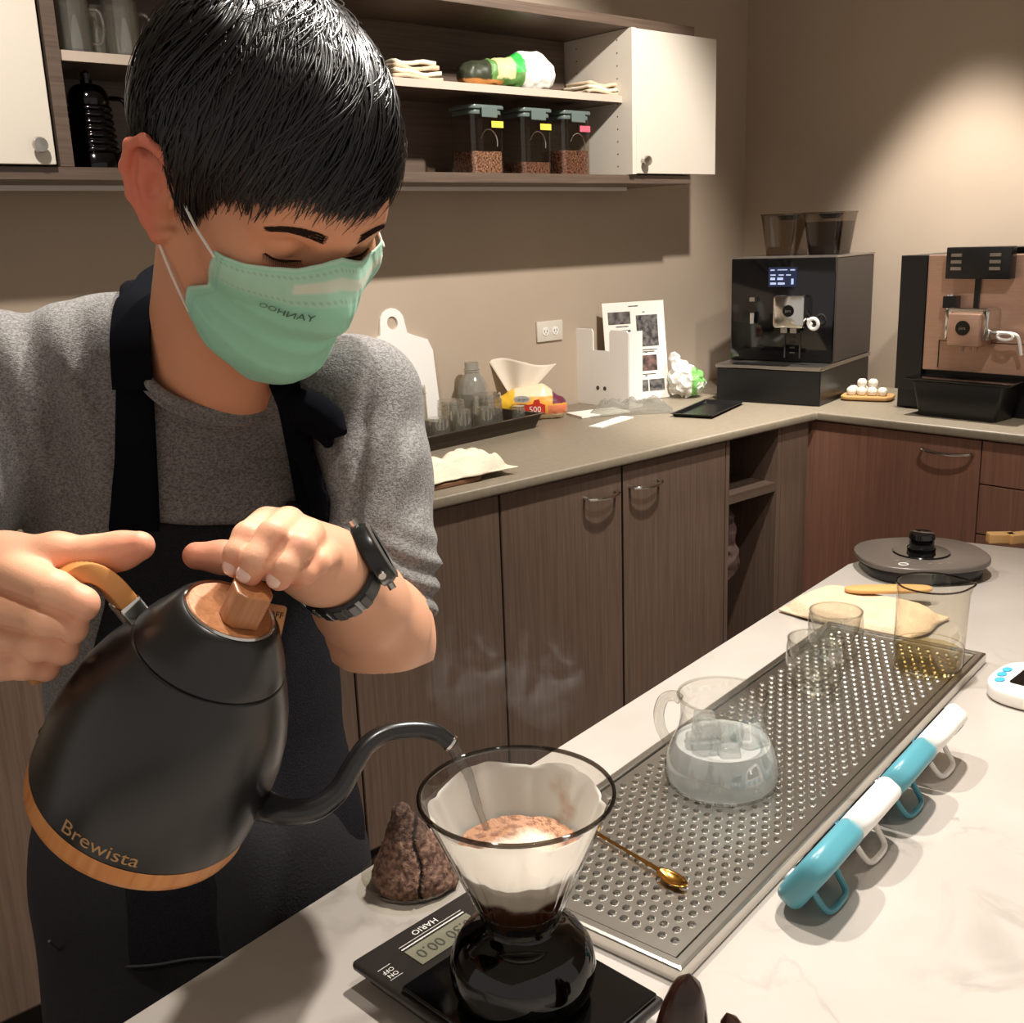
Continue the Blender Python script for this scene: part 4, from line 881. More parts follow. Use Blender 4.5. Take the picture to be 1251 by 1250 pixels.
R0, Z0, R1, Z1 = .0235, .052, .0675, .160
n = 120; vs = []; fs = []
zsn = 26
for j in range(zsn+1):
    u = j/zsn; z = Z0+(Z1-Z0)*u; r = R0+(R1-R0)*u
    rib = .0011 if .04 < u < .62 else (.0011*max(0, 1-(u-.62)*12) if u >= .62 else 0)
    for i in range(n):
        a = 2*math.pi*i/n; k = max(0, math.cos(a*24))**3; vs.append(((r-rib*k)*math.cos(a), (r-rib*k)*math.sin(a), z))
for j in range(zsn):
    for i in range(n): k = (i+1) % n; fs.append((j*n+i, j*n+k, (j+1)*n+k, (j+1)*n+i))
cone = MB().add(vs, fs).obj('glass_cone', 'dripper_glass', t, smooth=True, angle=80)
MB().tube([(R1*math.cos(a), R1*math.sin(a), Z1) for a in np.linspace(0, 2*math.pi, 65)[:-1]], .0017, 10, closed=True).obj('rim', glass('rim_glass', (150, 144, 136), (30, 26, 24), 1.0), t, smooth=True)
MB().lathe([(R0, Z0), (.019, Z0-.006), (.012, Z0-.012), (.010, Z0-.016)], 40, caps=False).obj('outlet', 'dark_glass', t, smooth=True)
MB().lathe([(.0265, .0705), (.030, .0725), (.0315, .0745), (.0315, .0755), (.0285, .0765)], 48, caps=False).obj('collar', 'dripper_glass', t, smooth=True)
# paper filter with soft pleats, stained by the coffee below its waterline
fz0, fz1 = Z0+.004, Z1-.008; n = 120; vs = []; fs = []; Cc = []
for j in range(41):
    u = j/40; z = fz0+(fz1-fz0)*u; r0_ = R0-.0022+(R1-R0)*(z-Z0)/(Z1-Z0)
    for i in range(n):
        a = 2*math.pi*i/n; pl = .5+.5*math.cos(a*9+.6*math.sin(a*2)); dr = .0007+.0026*(pl**6)*max(0, u-.35)*1.3+.0006*mnoise.noise(Vector((math.cos(a)*4, math.sin(a)*4, u*5)))
        zz = z+(.003*math.sin(a*5+1) if j == 40 else 0); vs.append(((r0_-dr)*math.cos(a), (r0_-dr)*math.sin(a), zz))
        paper = np.array(lin((246, 242, 232))); brown = np.array(lin((74, 38, 14))); tan = np.array(lin((206, 150, 100)))
        nz = mnoise.noise(Vector((math.cos(a)*3, math.sin(a)*3, u*4)))*.012; wl = .094+nz*.4
        k1 = min(1, max(0, (wl-z)/.004)); c_ = paper*(1-k1)+brown*k1
        # splash stain up one wall
        da = (a-math.radians(8)+math.pi) % (2*math.pi)-math.pi; s_ = max(0, 1-(abs(da+.12*math.sin(u*20))/.20)**2)*max(0, min(1, (1.0-u)*4))*(u > .4)*(.6+.8*mnoise.noise(Vector((a*9, u*22, 3))))
        c_ = c_*(1-max(0, min(1, s_))*.7)+tan*.9*max(0, min(1, s_))*.7; Cc.append(c_)
for j in range(40):
    for i in range(n): k = (i+1) % n; fs.append((j*n+i, j*n+k, (j+1)*n+k, (j+1)*n+i))
me = MB().add(vs, fs).mesh('paper_filter', True, angle=180); vcol(me, np.array(Cc))
m, nt, b = newmat('filter_paper'); N = nt.nodes; Lk = nt.links; a_ = N.new('ShaderNodeAttribute'); a_.attribute_name = 'albedo'
df = N.new('ShaderNodeBsdfDiffuse'); tl = N.new('ShaderNodeBsdfTranslucent'); mx = N.new('ShaderNodeMixShader'); mx.inputs[0].default_value = .6
Lk.new(a_.outputs['Color'], df.inputs[0]); Lk.new(a_.outputs['Color'], tl.inputs[0]); Lk.new(df.outputs[0], mx.inputs[1]); Lk.new(tl.outputs[0], mx.inputs[2]); Lk.new(mx.outputs[0], N['Material Output'].inputs[0]); MATS['filter_paper'] = m
pf = link('paper_filter', me, 'filter_paper', t)
# slurry surface with foam ring and floating grounds
zs_ = .113; rs_ = R0-.005+(R1-R0)*(zs_-Z0)/(Z1-Z0)
vs = []; fs = []; Cc = []; nr, n = 26, 72
for j in range(nr+1):
    r = rs_*j/nr
    for i in range(n):
        a = 2*math.pi*i/n; q = Vector((r*math.cos(a)*45, r*math.sin(a)*45, 0)); nn = mnoise.noise(q*1.2); n2 = mnoise.noise(q*5)
        vs.append((r*math.cos(a), r*math.sin(a), zs_+.0015*n2+.004*(j/nr)**4*(1+nn)))
        e = j/nr+nn*.22; foam = np.array(lin((222, 206, 186))); gr = np.array(lin((176, 128, 92))); dk = np.array(lin((130, 84, 60)))
        k_ = min(1, max(0, (e-.45)*4)); c_ = foam*(1-k_)+(gr if n2 > -.1 else dk)*k_; Cc.append(c_)
for j in range(nr):
    for i in range(n): k = (i+1) % n; fs.append((j*n+i, j*n+k, (j+1)*n+k, (j+1)*n+i))
me = MB().add(vs, fs).mesh('coffee_foam', True, angle=180); vcol(me, np.array(Cc)); link('coffee_foam', me, mat('foam', (200, 160, 120), .45, attr='albedo', bump=.8, bscale=500), t)

# ================================================================== spent grounds on a small glass saucer
p = onz(505, 1078, .90)
t = thing('glass_saucer', 'small clear glass saucer under the spent coffee grounds at the island edge', 'saucer', tuple(p))
MB().lathe([(0, 0), (.028, 0), (.043, .008), (.046, .012), (.0445, .0125), (.027, .003), (0, .003)], 40, caps=False).obj('dish', 'clear_glass', t, smooth=True)
sd = SDF((-.07, -.06, 0), (.07, .06, .11), .0016)
# camera-right direction is about (+.75,-.66)
rx, ry = .754, -.656
sd.cap((0, 0, .016), (-.006*rx, -.006*ry, .07), .037, .009, .004)
sd.cap((.012*rx, .012*ry, .012), (.016*rx, .016*ry, .034), .031, .012, .006)
V, Fq = sd.surf()
for k_, (fr_, am) in enumerate(((90, .0018), (260, .0007), (520, .0004))): V += np.array([[mnoise.noise(Vector(p_*fr_)+Vector((k*9, 0, 0)))*am for k in range(3)] for p_ in V])
side = V[:, 0]*rx+V[:, 1]*ry; crack = np.abs(side-.004-(.075-V[:, 2])*.12+.002*np.sin(V[:, 2]*160)) < .0016; V[crack] *= np.array([.9, .9, 1])
V[:, 2] = np.maximum(V[:, 2]-.0, .0045)
C = np.tile(lin((112, 84, 70)), (len(V), 1)); nz = np.array([mnoise.noise(Vector(p_*300)) for p_ in V]); C[nz > .12] = lin((142, 110, 92)); C[nz < -.25] = lin((80, 54, 44)); C[V[:, 2] > .052] = C[V[:, 2] > .052]*.55; C[crack] = lin((34, 20, 16))
me = np_mesh('coffee_grounds', V, Fq); vcol(me, C); o = link('coffee_grounds', me, mat('grounds', (90, 60, 48), .85, attr='albedo', bump=.6, bscale=600), None, M=T(float(p[0]), float(p[1]), .9)); tag(o, 'cone shaped mound of spent brown coffee grounds left of the glass dripper', 'coffee grounds')

# ================================================================== glass jug of ice water on the tray
glass('jug_glass', (246, 246, 243), (84, 82, 78), 1.0, base=.11)
glass('ice_water', (236, 238, 238), (222, 224, 224), .9, milky=.72, milk=(246, 247, 246))
glass('ice_clear', (240, 242, 242), (205, 208, 208), 1.0, milky=.25)
p = isl(.889, -.474, ZT+.0005)
t = thing('glass_jug', 'clear glass jug filled with ice water on the perforated tray', 'jug', M=T(*p) @ Matrix.Rotation(ISL, 4, 'Z'))
pf_ = [(0, 0), (.052, 0), (.0565, .004), (.058, .012), (.0575, .022), (.054, .036), (.048, .050), (.0435, .062), (.042, .074), (.0425, .088), (.0445, .096)]
MB().lathe(pf_, 64, caps=False).obj('glass_wall', 'jug_glass', t, smooth=True, angle=80)
MB().tube([(.0445*math.cos(a)*(1+.08*max(0, math.cos(a+2.0))**8), .0445*math.sin(a)*(1+.08*max(0, math.cos(a+2.0))**8), .096) for a in np.linspace(0, 2*math.pi, 49)[:-1]], .0014, 8, closed=True).obj('rim', 'jug_glass', t, smooth=True)
wt = MB().lathe([(0, .003), (.051, .003), (.0548, .007), (.056, .013), (.0555, .022), (.052, .036), (.048, .046), (0, .046)], 48, caps=False).obj('ice_water', 'ice_water', t, smooth=True)
hd_ = np.array([-.45, .89])
hp = [(hd_[0]*r, hd_[1]*r, z) for r, z in ((.042, .088), (.049, .092), (.059, .088), (.064, .072), (.062, .056), (.056, .044), (.050, .040))]
MB().tube(bez(hp, 6), [.0055]*37, 10).obj('handle', 'jug_glass', t, smooth=True)
rs = random.Random(11)
for k in range(9):
    r = (.0, .026, .026, .028, .027, .018, .02, .024, .012)[k]; a = k*1.35; s_ = .012+.004*rs.random()
    R = Matrix.Rotation(rs.random()*3, 4, 'Z') @ Matrix.Rotation(rs.random()*1.2, 4, 'X')
    pos = (r*math.cos(a), r*math.sin(a), .044+.008*rs.random()+(.014 if k > 5 else 0))
    b = MB().box((0, 0, 0), (s_*1.7, s_*1.7, s_*1.5)).mesh('ice_cube', True, bevel=.004, seg=3)
    o = link('ice_cube', b, 'ice_clear', None, M=T(*p) @ T(*pos) @ R); tag(o, 'clear ice cube floating in the glass jug', 'ice cube', 'ice cubes in the jug')

# ================================================================== double walled cups and beaker
def dcup(w, x, label, r=.035, h=.066):
    p = isl(w, x, ZT+.0005); t = thing('glass_cup', label, 'cup', tuple(p), group='double walled glass cups on the tray')
    MB().lathe([(0, 0), (r*.62, 0), (r*.74, .004), (r*.93, h*.3), (r, h*.58), (r*.985, h*.85), (r*.94, h)], 48, caps=False).obj('outer_wall', 'jug_glass', t, smooth=True, angle=80)
    MB().lathe([(0, h*.16), (r*.3, h*.18), (r*.62, h*.36), (r*.84, h*.66), (r*.90, h*.88), (r*.94, h)], 48, caps=False).obj('inner_wall', 'jug_glass', t, smooth=True, angle=80)
    MB().tube([(r*.94*math.cos(a), r*.94*math.sin(a), h) for a in np.linspace(0, 2*math.pi, 41)[:-1]], .0011, 8, closed=True).obj('rim', 'jug_glass', t, smooth=True)
dcup(1.155, -.492, 'double walled glass cup nearest the jug on the steel tray')
dcup(1.262, -.512, 'double walled glass cup behind the other one, beside the beige cloth')
p = isl(1.30, -.405, ZT+.0005)
t = thing('glass_beaker', 'straight clear glass beaker with pouring lip and a little pale tea', 'beaker', M=T(*p) @ Matrix.Rotation(ISL, 4, 'Z'))
nb = 56; prof = [(.0, 0), (.037, 0), (.0405, .003), (.042, .009), (.042, .10), (.0425, .112)]; vs = []; fs = []
for jj, (r, z) in enumerate(prof):
    for i in range(nb):
        a = 2*math.pi*i/nb; lp = max(0, math.cos(a+1.0))**14 if z > .09 else 0; vs.append((r*(1+.20*lp*(z-.09)/.022)*math.cos(a), r*(1+.20*lp*(z-.09)/.022)*math.sin(a), z-.0*lp))
for j in range(len(prof)-1):
    for i in range(nb): k = (i+1) % nb; fs.append((j*nb+i, j*nb+k, (j+1)*nb+k, (j+1)*nb+i))
MB().add(vs, fs).obj('glass_wall', glass('beaker_glass', (246, 243, 234), (96, 86, 66), 1.0, base=.06), t, smooth=True, angle=80)
MB().tube([(.0425*(1+.2*max(0, math.cos(a+1.0))**14)*math.cos(a), .0425*(1+.2*max(0, math.cos(a+1.0))**14)*math.sin(a), .112) for a in np.linspace(0, 2*math.pi, 57)[:-1]], .0013, 8, closed=True).obj('rim', 'rim_glass', t, smooth=True)
MB().lathe([(0, .003), (.036, .003), (.0395, .008), (.0405, .024), (0, .024)], 40, caps=False).obj('tea', glass('tea_liquid', (243, 236, 212), (215, 205, 170), .8), t, smooth=True)
MB().tube([(.0415*math.cos(a), .0415*math.sin(a), .030) for a in np.linspace(0, 2*math.pi, 41)[:-1]], .0008, 6, closed=True).obj('glass_line', 'beaker_glass', t, smooth=True)

# ================================================================== golden spoon
s0, s1 = onz(735, 1022, .9165), onz(822, 1075, .9165)
d = Vector(s1-s0); Ls_ = d.length; d.normalize()
MG = frame(s0, d, Vector((0, 0, 1)).cross(d), (0, 0, 1))
t = thing('golden_spoon', 'thin golden spoon lying on the steel tray behind the dripper', 'spoon', M=MG)
MB().ribbon([(-.045, 0, .0), (0, 0, .0005), (.04, 0, .001), (Ls_-.018, 0, .0015)], [.004, .0035, .003, .0045], .0012, (0, 1, 0)).obj('handle', 'gold', t, smooth=True, angle=60)
vs, fs = sheet(18, 12, lambda u, v: (Ls_-.018+.034*u, .0088*(v-.5)*2*math.sqrt(max(.02, 1-(2*u-1)**2)), .0015-.004*(1-(2*v-1)**2)*(1-(2*u-1)**2)))
o = link('bowl', MB().add(vs, fs).mesh('bowl', True, angle=180), 'gold', t); md = o.modifiers.new('thickness', 'SOLIDIFY'); md.thickness = .0008; md.offset = 1

# ================================================================== far end of the island
# kettle power base
p = onz(1124, 697, .90)
t = thing('kettle_base', 'dark grey electric kettle base with round black connector at the far end of the island', 'kettle base', M=T(float(p[0]), float(p[1]), .90) @ Matrix.Rotation(AZ-1.5708, 4, 'Z'))
def sq(rx_, ry_, e, n=64): return [(rx_*math.copysign(abs(math.cos(a))**e, math.cos(a)), ry_*math.copysign(abs(math.sin(a))**e, math.sin(a))) for a in np.linspace(0, 2*math.pi, n+1)[:-1]]
MB().prism(sq(.104, .092, .8), .022, .032).obj('top_plate', mat('base_grey', (92, 84, 78), .3), t, bevel=.003, seg=3, smooth=True)
MB().prism(sq(.094, .082, .8), .0, .0215).obj('bottom_body', 'black_plastic', t, bevel=.004, seg=2, smooth=True)
cn = MB().lathe([(0, .0325), (.046, .0325), (.044, .0345), (.0, .0345)], 40, caps=False).obj('connector_ring', 'black_gloss', t, smooth=True)
MB().lathe([(.022, 0), (.023, .006), (.020, .008), (.0195, .02), (.021, .022), (.020, .030), (.016, .032), (0, .032)], 32, (0, 0, .0345)).obj('connector_post', 'black_gloss', cn, smooth=True)
b = MB(); b.tube([(-.052+.0075*math.cos(a), -.062+.006*math.sin(a), .0324) for a in np.linspace(0, 2*math.pi, 21)[:-1]], .0007, 6, closed=True); b.obj('touch_button', mat('mark_pale', (200, 200, 190), .4, emis=.3), t)
mk = MB()
for x, y in ((-.055, -.042), (-.04, -.05), (-.01, -.064), (.005, -.066), (.02, -.066)): mk.bb(x-.003, x+.003, y-.0012, y+.0012, .0322, .0325)
mk.obj('touch_marks', mat('mark_dim', (130, 130, 122), .4), t)
# beige cloth
crumple('beige_cloth', 'folded beige cloth on the marble behind the two glass cups', 'cloth', 'beige_cloth', T(*isl(1.462, -.555, .9005)) @ Matrix.Rotation(ISL-.15, 4, 'Z'), .066, .098, .020, 12, base=.003, shape=5, fold=5, amp=.8)
# wooden spatula head under the base
o = MB().prism(sq(.065, .016, .7, 24), 0, .006).obj('wooden_spatula', 'pale_wood', None, bevel=.002, smooth=True, M=T(*onz(1085, 722, .922)) @ Matrix.Rotation(AZ-1.65, 4, 'Z')); tag(o, 'pale flat wooden spatula end lying on the cloth fold before the kettle base', 'spatula')
# light wooden blocks at the far right end of the island
for k, (px_a, lab) in enumerate(((1222, 'pale wooden clip piece at the far island end, left one'), (1244, 'pale wooden clip piece at the far island end by the picture edge'))):
    q = onz(px_a, 663, .90); o = MB().box((0, 0, .009), (.045, .022, .018)).obj('wooden_clip', 'pale_wood', None, bevel=.002, M=T(float(q[0]), float(q[1]), .9003) @ Matrix.Rotation(-.8+.3*k, 4, 'Z')); tag(o, lab, 'clip')
# flat white timer with blue buttons
q = onz(1262, 850, .90)
t = thing('kitchen_timer', 'white timer with blue oval buttons lying flat at the right picture edge', 'timer', M=T(float(q[0]), float(q[1]), .9003) @ Matrix.Rotation(ISL-.1, 4, 'Z'))
MB().prism(sq(.055, .048, .75), 0, .022).obj('housing', 'white_plastic', t, bevel=.007, seg=4, smooth=True)
mat('button_blue', (70, 170, 214), .35)
for x, y in ((-.031, .029), (-.013, .0335), (.005, .034)):
    MB().prism(sq(.0075, .0052, 1, 20), .0221, .0238).obj('button', 'button_blue', t, M=T(x, y, 0) @ Matrix.Rotation(-.2, 4, 'Z'), bevel=.0006, smooth=True)
MB().prism(rrect(.07, .032, .004), .0221, .0228).obj('display', 'black_gloss', t, M=T(0.004, .003, 0))
# four standing timers
def timer(w, label, colour, tilt=32, yaw=.0, hh=.035, ww=.0465):
    M = M_isl(w, -.350, .9015, yaw)
    t = thing('kitchen_timer', label, 'timer', M=M, group='kitchen timers standing along the tray')
    a = math.radians(tilt); Lm = Matrix.Rotation(math.pi/2+a, 4, 'X')      # local prism z -> thickness axis
    # body: rounded plate, lower edge at origin, leaning back towards -y (camera side)
    Mb = T(0, -.012, .004) @ Matrix.Rotation(a, 4, 'X')
    body = MB().prism(sq(ww, hh, .62, 48), -.012, .012, R=RX, c=(0, 0, hh)).obj('housing', colour, t, bevel=.008, seg=4, smooth=True, M=Mb)
    MB().prism(rrect(.056, .026, .006), -.0, .0012, R=Matrix.Rotation(-math.pi/2, 3, 'X'), c=(0, .0121, hh+.010)).obj('display', 'black_gloss', body)
    for bx in (-.022, 0, .022): MB().lathe([(.0065, 0), (.0065, .0015), (0, .0018)], 16, (bx, .0121, hh-.016), R=Matrix.Rotation(-math.pi/2, 3, 'X')).obj('button', 'button_blue' if colour != 'teal_plastic' else 'white_plastic', body, smooth=True)
    sl_ = MB(); sl_.bb(.012, .020, -.0128, -.0118, hh*1.35, hh*1.62); sl_.bb(.026, .033, -.0128, -.0118, hh*1.3, hh*1.5)
    sl_.bb(.018, .024, -.0105, -.0095+.001, hh*1.7, hh*1.8)
    sl_.obj('slot', 'dark_gap', body)
    st = MB(); st.tube(bez([(-.024, -.026, .034), (-.022, -.036, .016), (-.018, -.046, .003), (0, -.049, .0028), (.018, -.046, .003), (.022, -.036, .016), (.024, -.026, .034)], 6), .0028, 8)
    st.obj('wire_stand', colour, t, smooth=True)
timer(.778, 'teal kitchen timer standing nearest the front, at the tray corner', 'teal_plastic')
timer(.868, 'white kitchen timer standing between the two teal ones', 'white_plastic')
timer(.966, 'teal kitchen timer standing second from the far end of the row', 'teal_plastic')
timer(1.062, 'white kitchen timer standing farthest back by the flat timer', 'white_plastic')
# dark brown glossy tongs tips at the front edge
t = thing('brown_tongs', 'pair of glossy dark brown curved tips rising at the bottom picture edge', 'tongs', tuple(onz(860, 1330, .9)))
for (px_a, py_a, d_, bw, by) in ((842, 1190, .66, .021, (820, 1360)), (888, 1238, .68, .014, (925, 1360))):
    tip = at(px_a, py_a, d_); base = onz(by[0], by[1], .902); mid = (tip*.5+base*.5)
    nn = 14; pts = [base+(tip-base)*(k/nn) for k in range(nn+1)]; rr_ = [bw*(1-(k/nn)**2.2)**.5*.95+.0006 for k in range(nn+1)]
    MB().tube(pts, rr_, 16).obj('curved_tip', mat('dark_brown_gloss', (48, 24, 14), .22, noise=.4, nscale=30), t, smooth=True, world=True)

# ================================================================== kettle
def CW(X, Y, Z): return Vector(CAM0+rt*X+up*Y+fw*Z)
def CD(x, y, z): return Vector(rt*x+up*y+fw*z)
def pxd(x, y, d): return np.array([(x-625.5)/F_PX*d, -(y-625)/F_PX*d, d])
KB = at(168, 982, .70); KA = CD(.47, .81, -.37).normalized()
MK = ortho(KA, CD(1, 0, 0), KB); KI = MK.inverted()
t = thing('gooseneck_kettle', 'matte black gooseneck kettle with wooden base ring and handle tilted to pour', 'kettle', M=MK)
MB().lathe([(0, 0), (.068, 0), (.0715, .002), (.0725, .006), (.0725, .017)], 80, caps=False).obj('base_ring', wood_lam('kettle_wood_ring', (214, 146, 84), (190, 118, 58), 2, .35, 1.0), t, smooth=True, angle=60)
prof = [(.0705, .0172), (.0732, .0185), (.0736, .028), (.0734, .05), (.0715, .07), (.0675, .089), (.0615, .106), (.0545, .121), (.0487, .1315), (.0484, .1322), (.0470, .1328), (.0470, .1336), (.0476, .1342), (.0470, .136), (.0440, .142), (.038, .152), (.0335, .160), (.0305, .1635), (.0285, .1645), (.0270, .1625)]
MB().lathe(prof, 96, caps=False).obj('body', mat('kettle_black', (13, 12, 12), .29, coat=.0, spec=.6), t, smooth=True, angle=50)
MB().lathe([(.0265, .1622), (.0285, .1650), (.0275, .1662), (.0262, .1652)], 48, caps=False).obj('steel_ring', 'chrome', t, smooth=True)
lid = MB().lathe([(0, .158), (.0262, .158), (.0262, .1648), (.0255, .1655), (0, .1655)], 48, caps=False).obj('lid', 'lid_wood', t, smooth=True, angle=40)
kx = KI @ CW(*pxd(296, 738, .60)); 
kn = MB().prism([(-.011, -.006), (-.006, -.0105), (.009, -.0105), (.0125, -.004), (.0125, .007), (.006, .0105), (-.008, .0105), (-.011, .004)], .1656, .189, R=Matrix.Rotation(.5, 3, 'Z'), c=(.0, 0, 0)); kn.obj('lid_knob', 'lid_wood', lid, bevel=.0012, M=T(.006, -.006, 0))
sp_pts = [pxd(*q) for q in ((300, 975, .685), (325, 985, .68), (352, 992, .672), (385, 988, .670), (412, 968, .676), (430, 938, .684), (448, 911, .692), (472, 896, .700), (505, 891, .708), (532, 895, .713), (551, 908, .716))]
pts = bez([KI @ CW(*q) for q in sp_pts], 8); nP = len(pts)
rr_ = [float(np.interp(i/(nP-1), [0, .12, .3, .6, 1], [.0125, .0095, .0075, .0062, .0056])) for i in range(nP)]
MB().tube(pts, rr_, 16).obj('spout', mat('spout_black', (26, 26, 26), .25, spec=.6), t, smooth=True)
e = pts[-1]; e2 = pts[-3]
MB().tube([e2+(e-e2)*.55, e+(e-e2)*.12], [.0062, .0062], 16).obj('spout_tip', 'chrome', t, smooth=True)
hp = [pxd(*q) for q in ((172, 760, .655), (158, 742, .650), (132, 712, .640), (108, 699, .636), (84, 706, .636), (62, 728, .640), (48, 762, .648), (42, 800, .655), (44, 828, .66))]
hpl = bez([KI @ CW(*q) for q in hp], 6)
sdv = (MK.to_3x3().inverted() @ CD(.62, -.1, -.78)).normalized()
MB().ribbon(hpl[7:], .0215, .0125, sdv).obj('handle', mat('handle_wood', (196, 134, 72), .4, noise=.12, nscale=40), t, bevel=.002, smooth=True)
MB().ribbon(hpl[:9], .0225, .0150, sdv).obj('handle_bracket', 'chrome', t, bevel=.0025, smooth=True)
# lettering wrapped round the lower body
tm = text_mesh('Brewista', .0145, .0003, res=3)
th0 = math.radians(0)
bestt = min(np.linspace(0, 2*math.pi, 721), key=lambda a: (lambda P: (P[0]-122)**2+(P[1]-1030)**2+(1e6 if P[2] > .66 else 0))((lambda w: (625.5+F_PX*(w @ rt)/(w @ fw), 625-F_PX*(w @ up)/(w @ fw), w @ fw))(np.array(MK @ Vector((.0736*math.cos(a), .0736*math.sin(a), .026)))-CAM0)))
for v in tm.vertices:
    x, y, z = v.co; yy = .027+y; r = .0737+z*.5; a = bestt+x/.0736; v.co = (r*math.cos(a), r*math.sin(a), yy)
link('lettering', tm, mat('gold_letter', (176, 136, 92), .4, .3), t)
# water stream and drops
e_w = MK @ pts[-1]; s1 = Vector(at(560, 925, .722)); s2 = Vector(at(573, 948, .728)); s3 = Vector(at(584, 985, .74)); s4 = Vector(at(594, 1012, .76))
w_ = MB().tube(bez([e_w, s1, s2, s3, s4], 6), [.0048]+[.0042]*6+[.0036]*6+[.003]*6+[.0024]*6, 12).mesh('water_stream', True)
o = link('water_stream', w_, glass('water', (228, 228, 228), (96, 96, 96), 1.0), None); tag(o, 'thin clear stream of hot water falling from the kettle spout', 'water')

# faint steam over the dripper
def steam(px_, py_, d_, sx_, sz_, label):
    c_ = at(px_, py_, d_); sd = SDF((-sx_*1.3, -sx_*1.3, -sz_*1.2), (sx_*1.3, sx_*1.3, sz_*1.2), .006); sd.ell((0, 0, 0), (sx_, sx_*.7, sz_), .01); sd.cap((sx_*.3, 0, -sz_*.5), (-sx_*.3, 0, sz_*.7), sx_*.4, sx_*.5, .02)
    V, Fq = sd.surf(); V += np.array([[mnoise.noise(Vector(p_*22)+Vector((k*9, 0, 0)))*.012 for k in range(3)] for p_ in V])
    o = link('steam', np_mesh('steam', V, Fq), MATS['steam'], None, M=T(*c_)); tag(o, label, 'steam', kind='stuff')
m = bpy.data.materials.new('steam'); m.use_nodes = True; nt = m.node_tree; N = nt.nodes; Lk = nt.links; N.clear(); out = N.new('ShaderNodeOutputMaterial'); vs_ = N.new('ShaderNodeVolumeScatter')
tc = N.new('ShaderNodeTexCoord'); ns = N.new('ShaderNodeTexNoise'); ns.inputs['Scale'].default_value = 26; ns.inputs['Detail'].default_value = 3; ns.inputs['Distortion'].default_value = 1.5; Lk.new(tc.outputs['Object'], ns.inputs['Vector'])
ln_ = N.new('ShaderNodeVectorMath'); ln_.operation = 'LENGTH'; Lk.new(tc.outputs['Object'], ln_.inputs[0])
fo = N.new('ShaderNodeMapRange'); fo.inputs[1].default_value = .055; fo.inputs[2].default_value = .01; fo.inputs[3].default_value = 0; fo.inputs[4].default_value = 1; Lk.new(ln_.outputs['Value'], fo.inputs[0])
mr = N.new('ShaderNodeMapRange'); mr.inputs[1].default_value = .50; mr.inputs[2].default_value = .72; mr.inputs[3].default_value = 0; mr.inputs[4].default_value = 9.0; Lk.new(ns.outputs[0], mr.inputs[0])
mu = N.new('ShaderNodeMath'); mu.operation = 'MULTIPLY'; Lk.new(mr.outputs[0], mu.inputs[0]); Lk.new(fo.outputs[0], mu.inputs[1]); Lk.new(mu.outputs[0], vs_.inputs['Density']); Lk.new(vs_.outputs[0], out.inputs['Volume']); MATS['steam'] = m
steam(575, 815, .80, .036, .052, 'faint wisp of steam rising behind the kettle spout')
steam(668, 825, .80, .034, .048, 'faint wisp of steam rising from the dripper rim towards the base cabinets')

# ================================================================== the barista
CF = np.stack([rt, up, fw], 1)      # camera-aligned axes used for drafting the figure -> world
def toW(V): return np.asarray(V) @ CF.T + CAM0
HY, HP, HR, HX, HYY, HD = HEADQ
def rot_head(y, p, r):
    B = np.array([[1, 0, 0], [0, 0, 1], [0, -1, 0]], float); cy, sy, cp, sp_, cr, sr = math.cos(y), math.sin(y), math.cos(p), math.sin(p), math.cos(r), math.sin(r)
    return np.array([[cr, sr, 0], [-sr, cr, 0], [0, 0, 1]]) @ np.array([[cy, 0, -sy], [0, 1, 0], [sy, 0, cy]]) @ np.array([[1, 0, 0], [0, cp, sp_], [0, -sp_, cp]]) @ B
HM = rot_head(HY, HP, HR); HT = pxd(HX, HYY, HD)
def h2c(P): return np.asarray(P, float) @ HM.T+HT
def c2h(P): return (np.asarray(P, float)-HT) @ HM
def h2w(P): return toW(h2c(P))
m, nt, b = newmat('skin'); a_ = nt.nodes.new('ShaderNodeAttribute'); a_.attribute_name = 'albedo'; nt.links.new(a_.outputs['Color'], b.inputs['Base Color'])
b.inputs['Roughness'].default_value = .5; b.inputs['Specular IOR Level'].default_value = .35
b.inputs['Subsurface Weight'].default_value = .12; b.inputs['Subsurface Radius'].default_value = (1, .3, .15); b.inputs['Subsurface Scale'].default_value = .006
tc = nt.nodes.new('ShaderNodeTexCoord'); n2 = nt.nodes.new('ShaderNodeTexNoise'); n2.inputs['Scale'].default_value = 700; bp = nt.nodes.new('ShaderNodeBump'); bp.inputs['Strength'].default_value = .12; bp.inputs['Distance'].default_value = .001
nt.links.new(tc.outputs['Object'], n2.inputs['Vector']); nt.links.new(n2.outputs[0], bp.inputs['Height']); nt.links.new(bp.outputs[0], b.inputs['Normal']); MATS['skin'] = m
SK = np.array(lin((216, 154, 118))); SKR = np.array(lin((214, 126, 100))); SKP = np.array(lin((236, 190, 162)))

PM0 = T(*toW(pxd(240, 900, 1.05)))
pbase = Vector(toW(pxd(240, 900, 1.06))); pbase.z = 0
person = thing('person', 'man in grey sweater, dark apron and mint face mask pouring from a kettle', 'person', tuple(pbase))

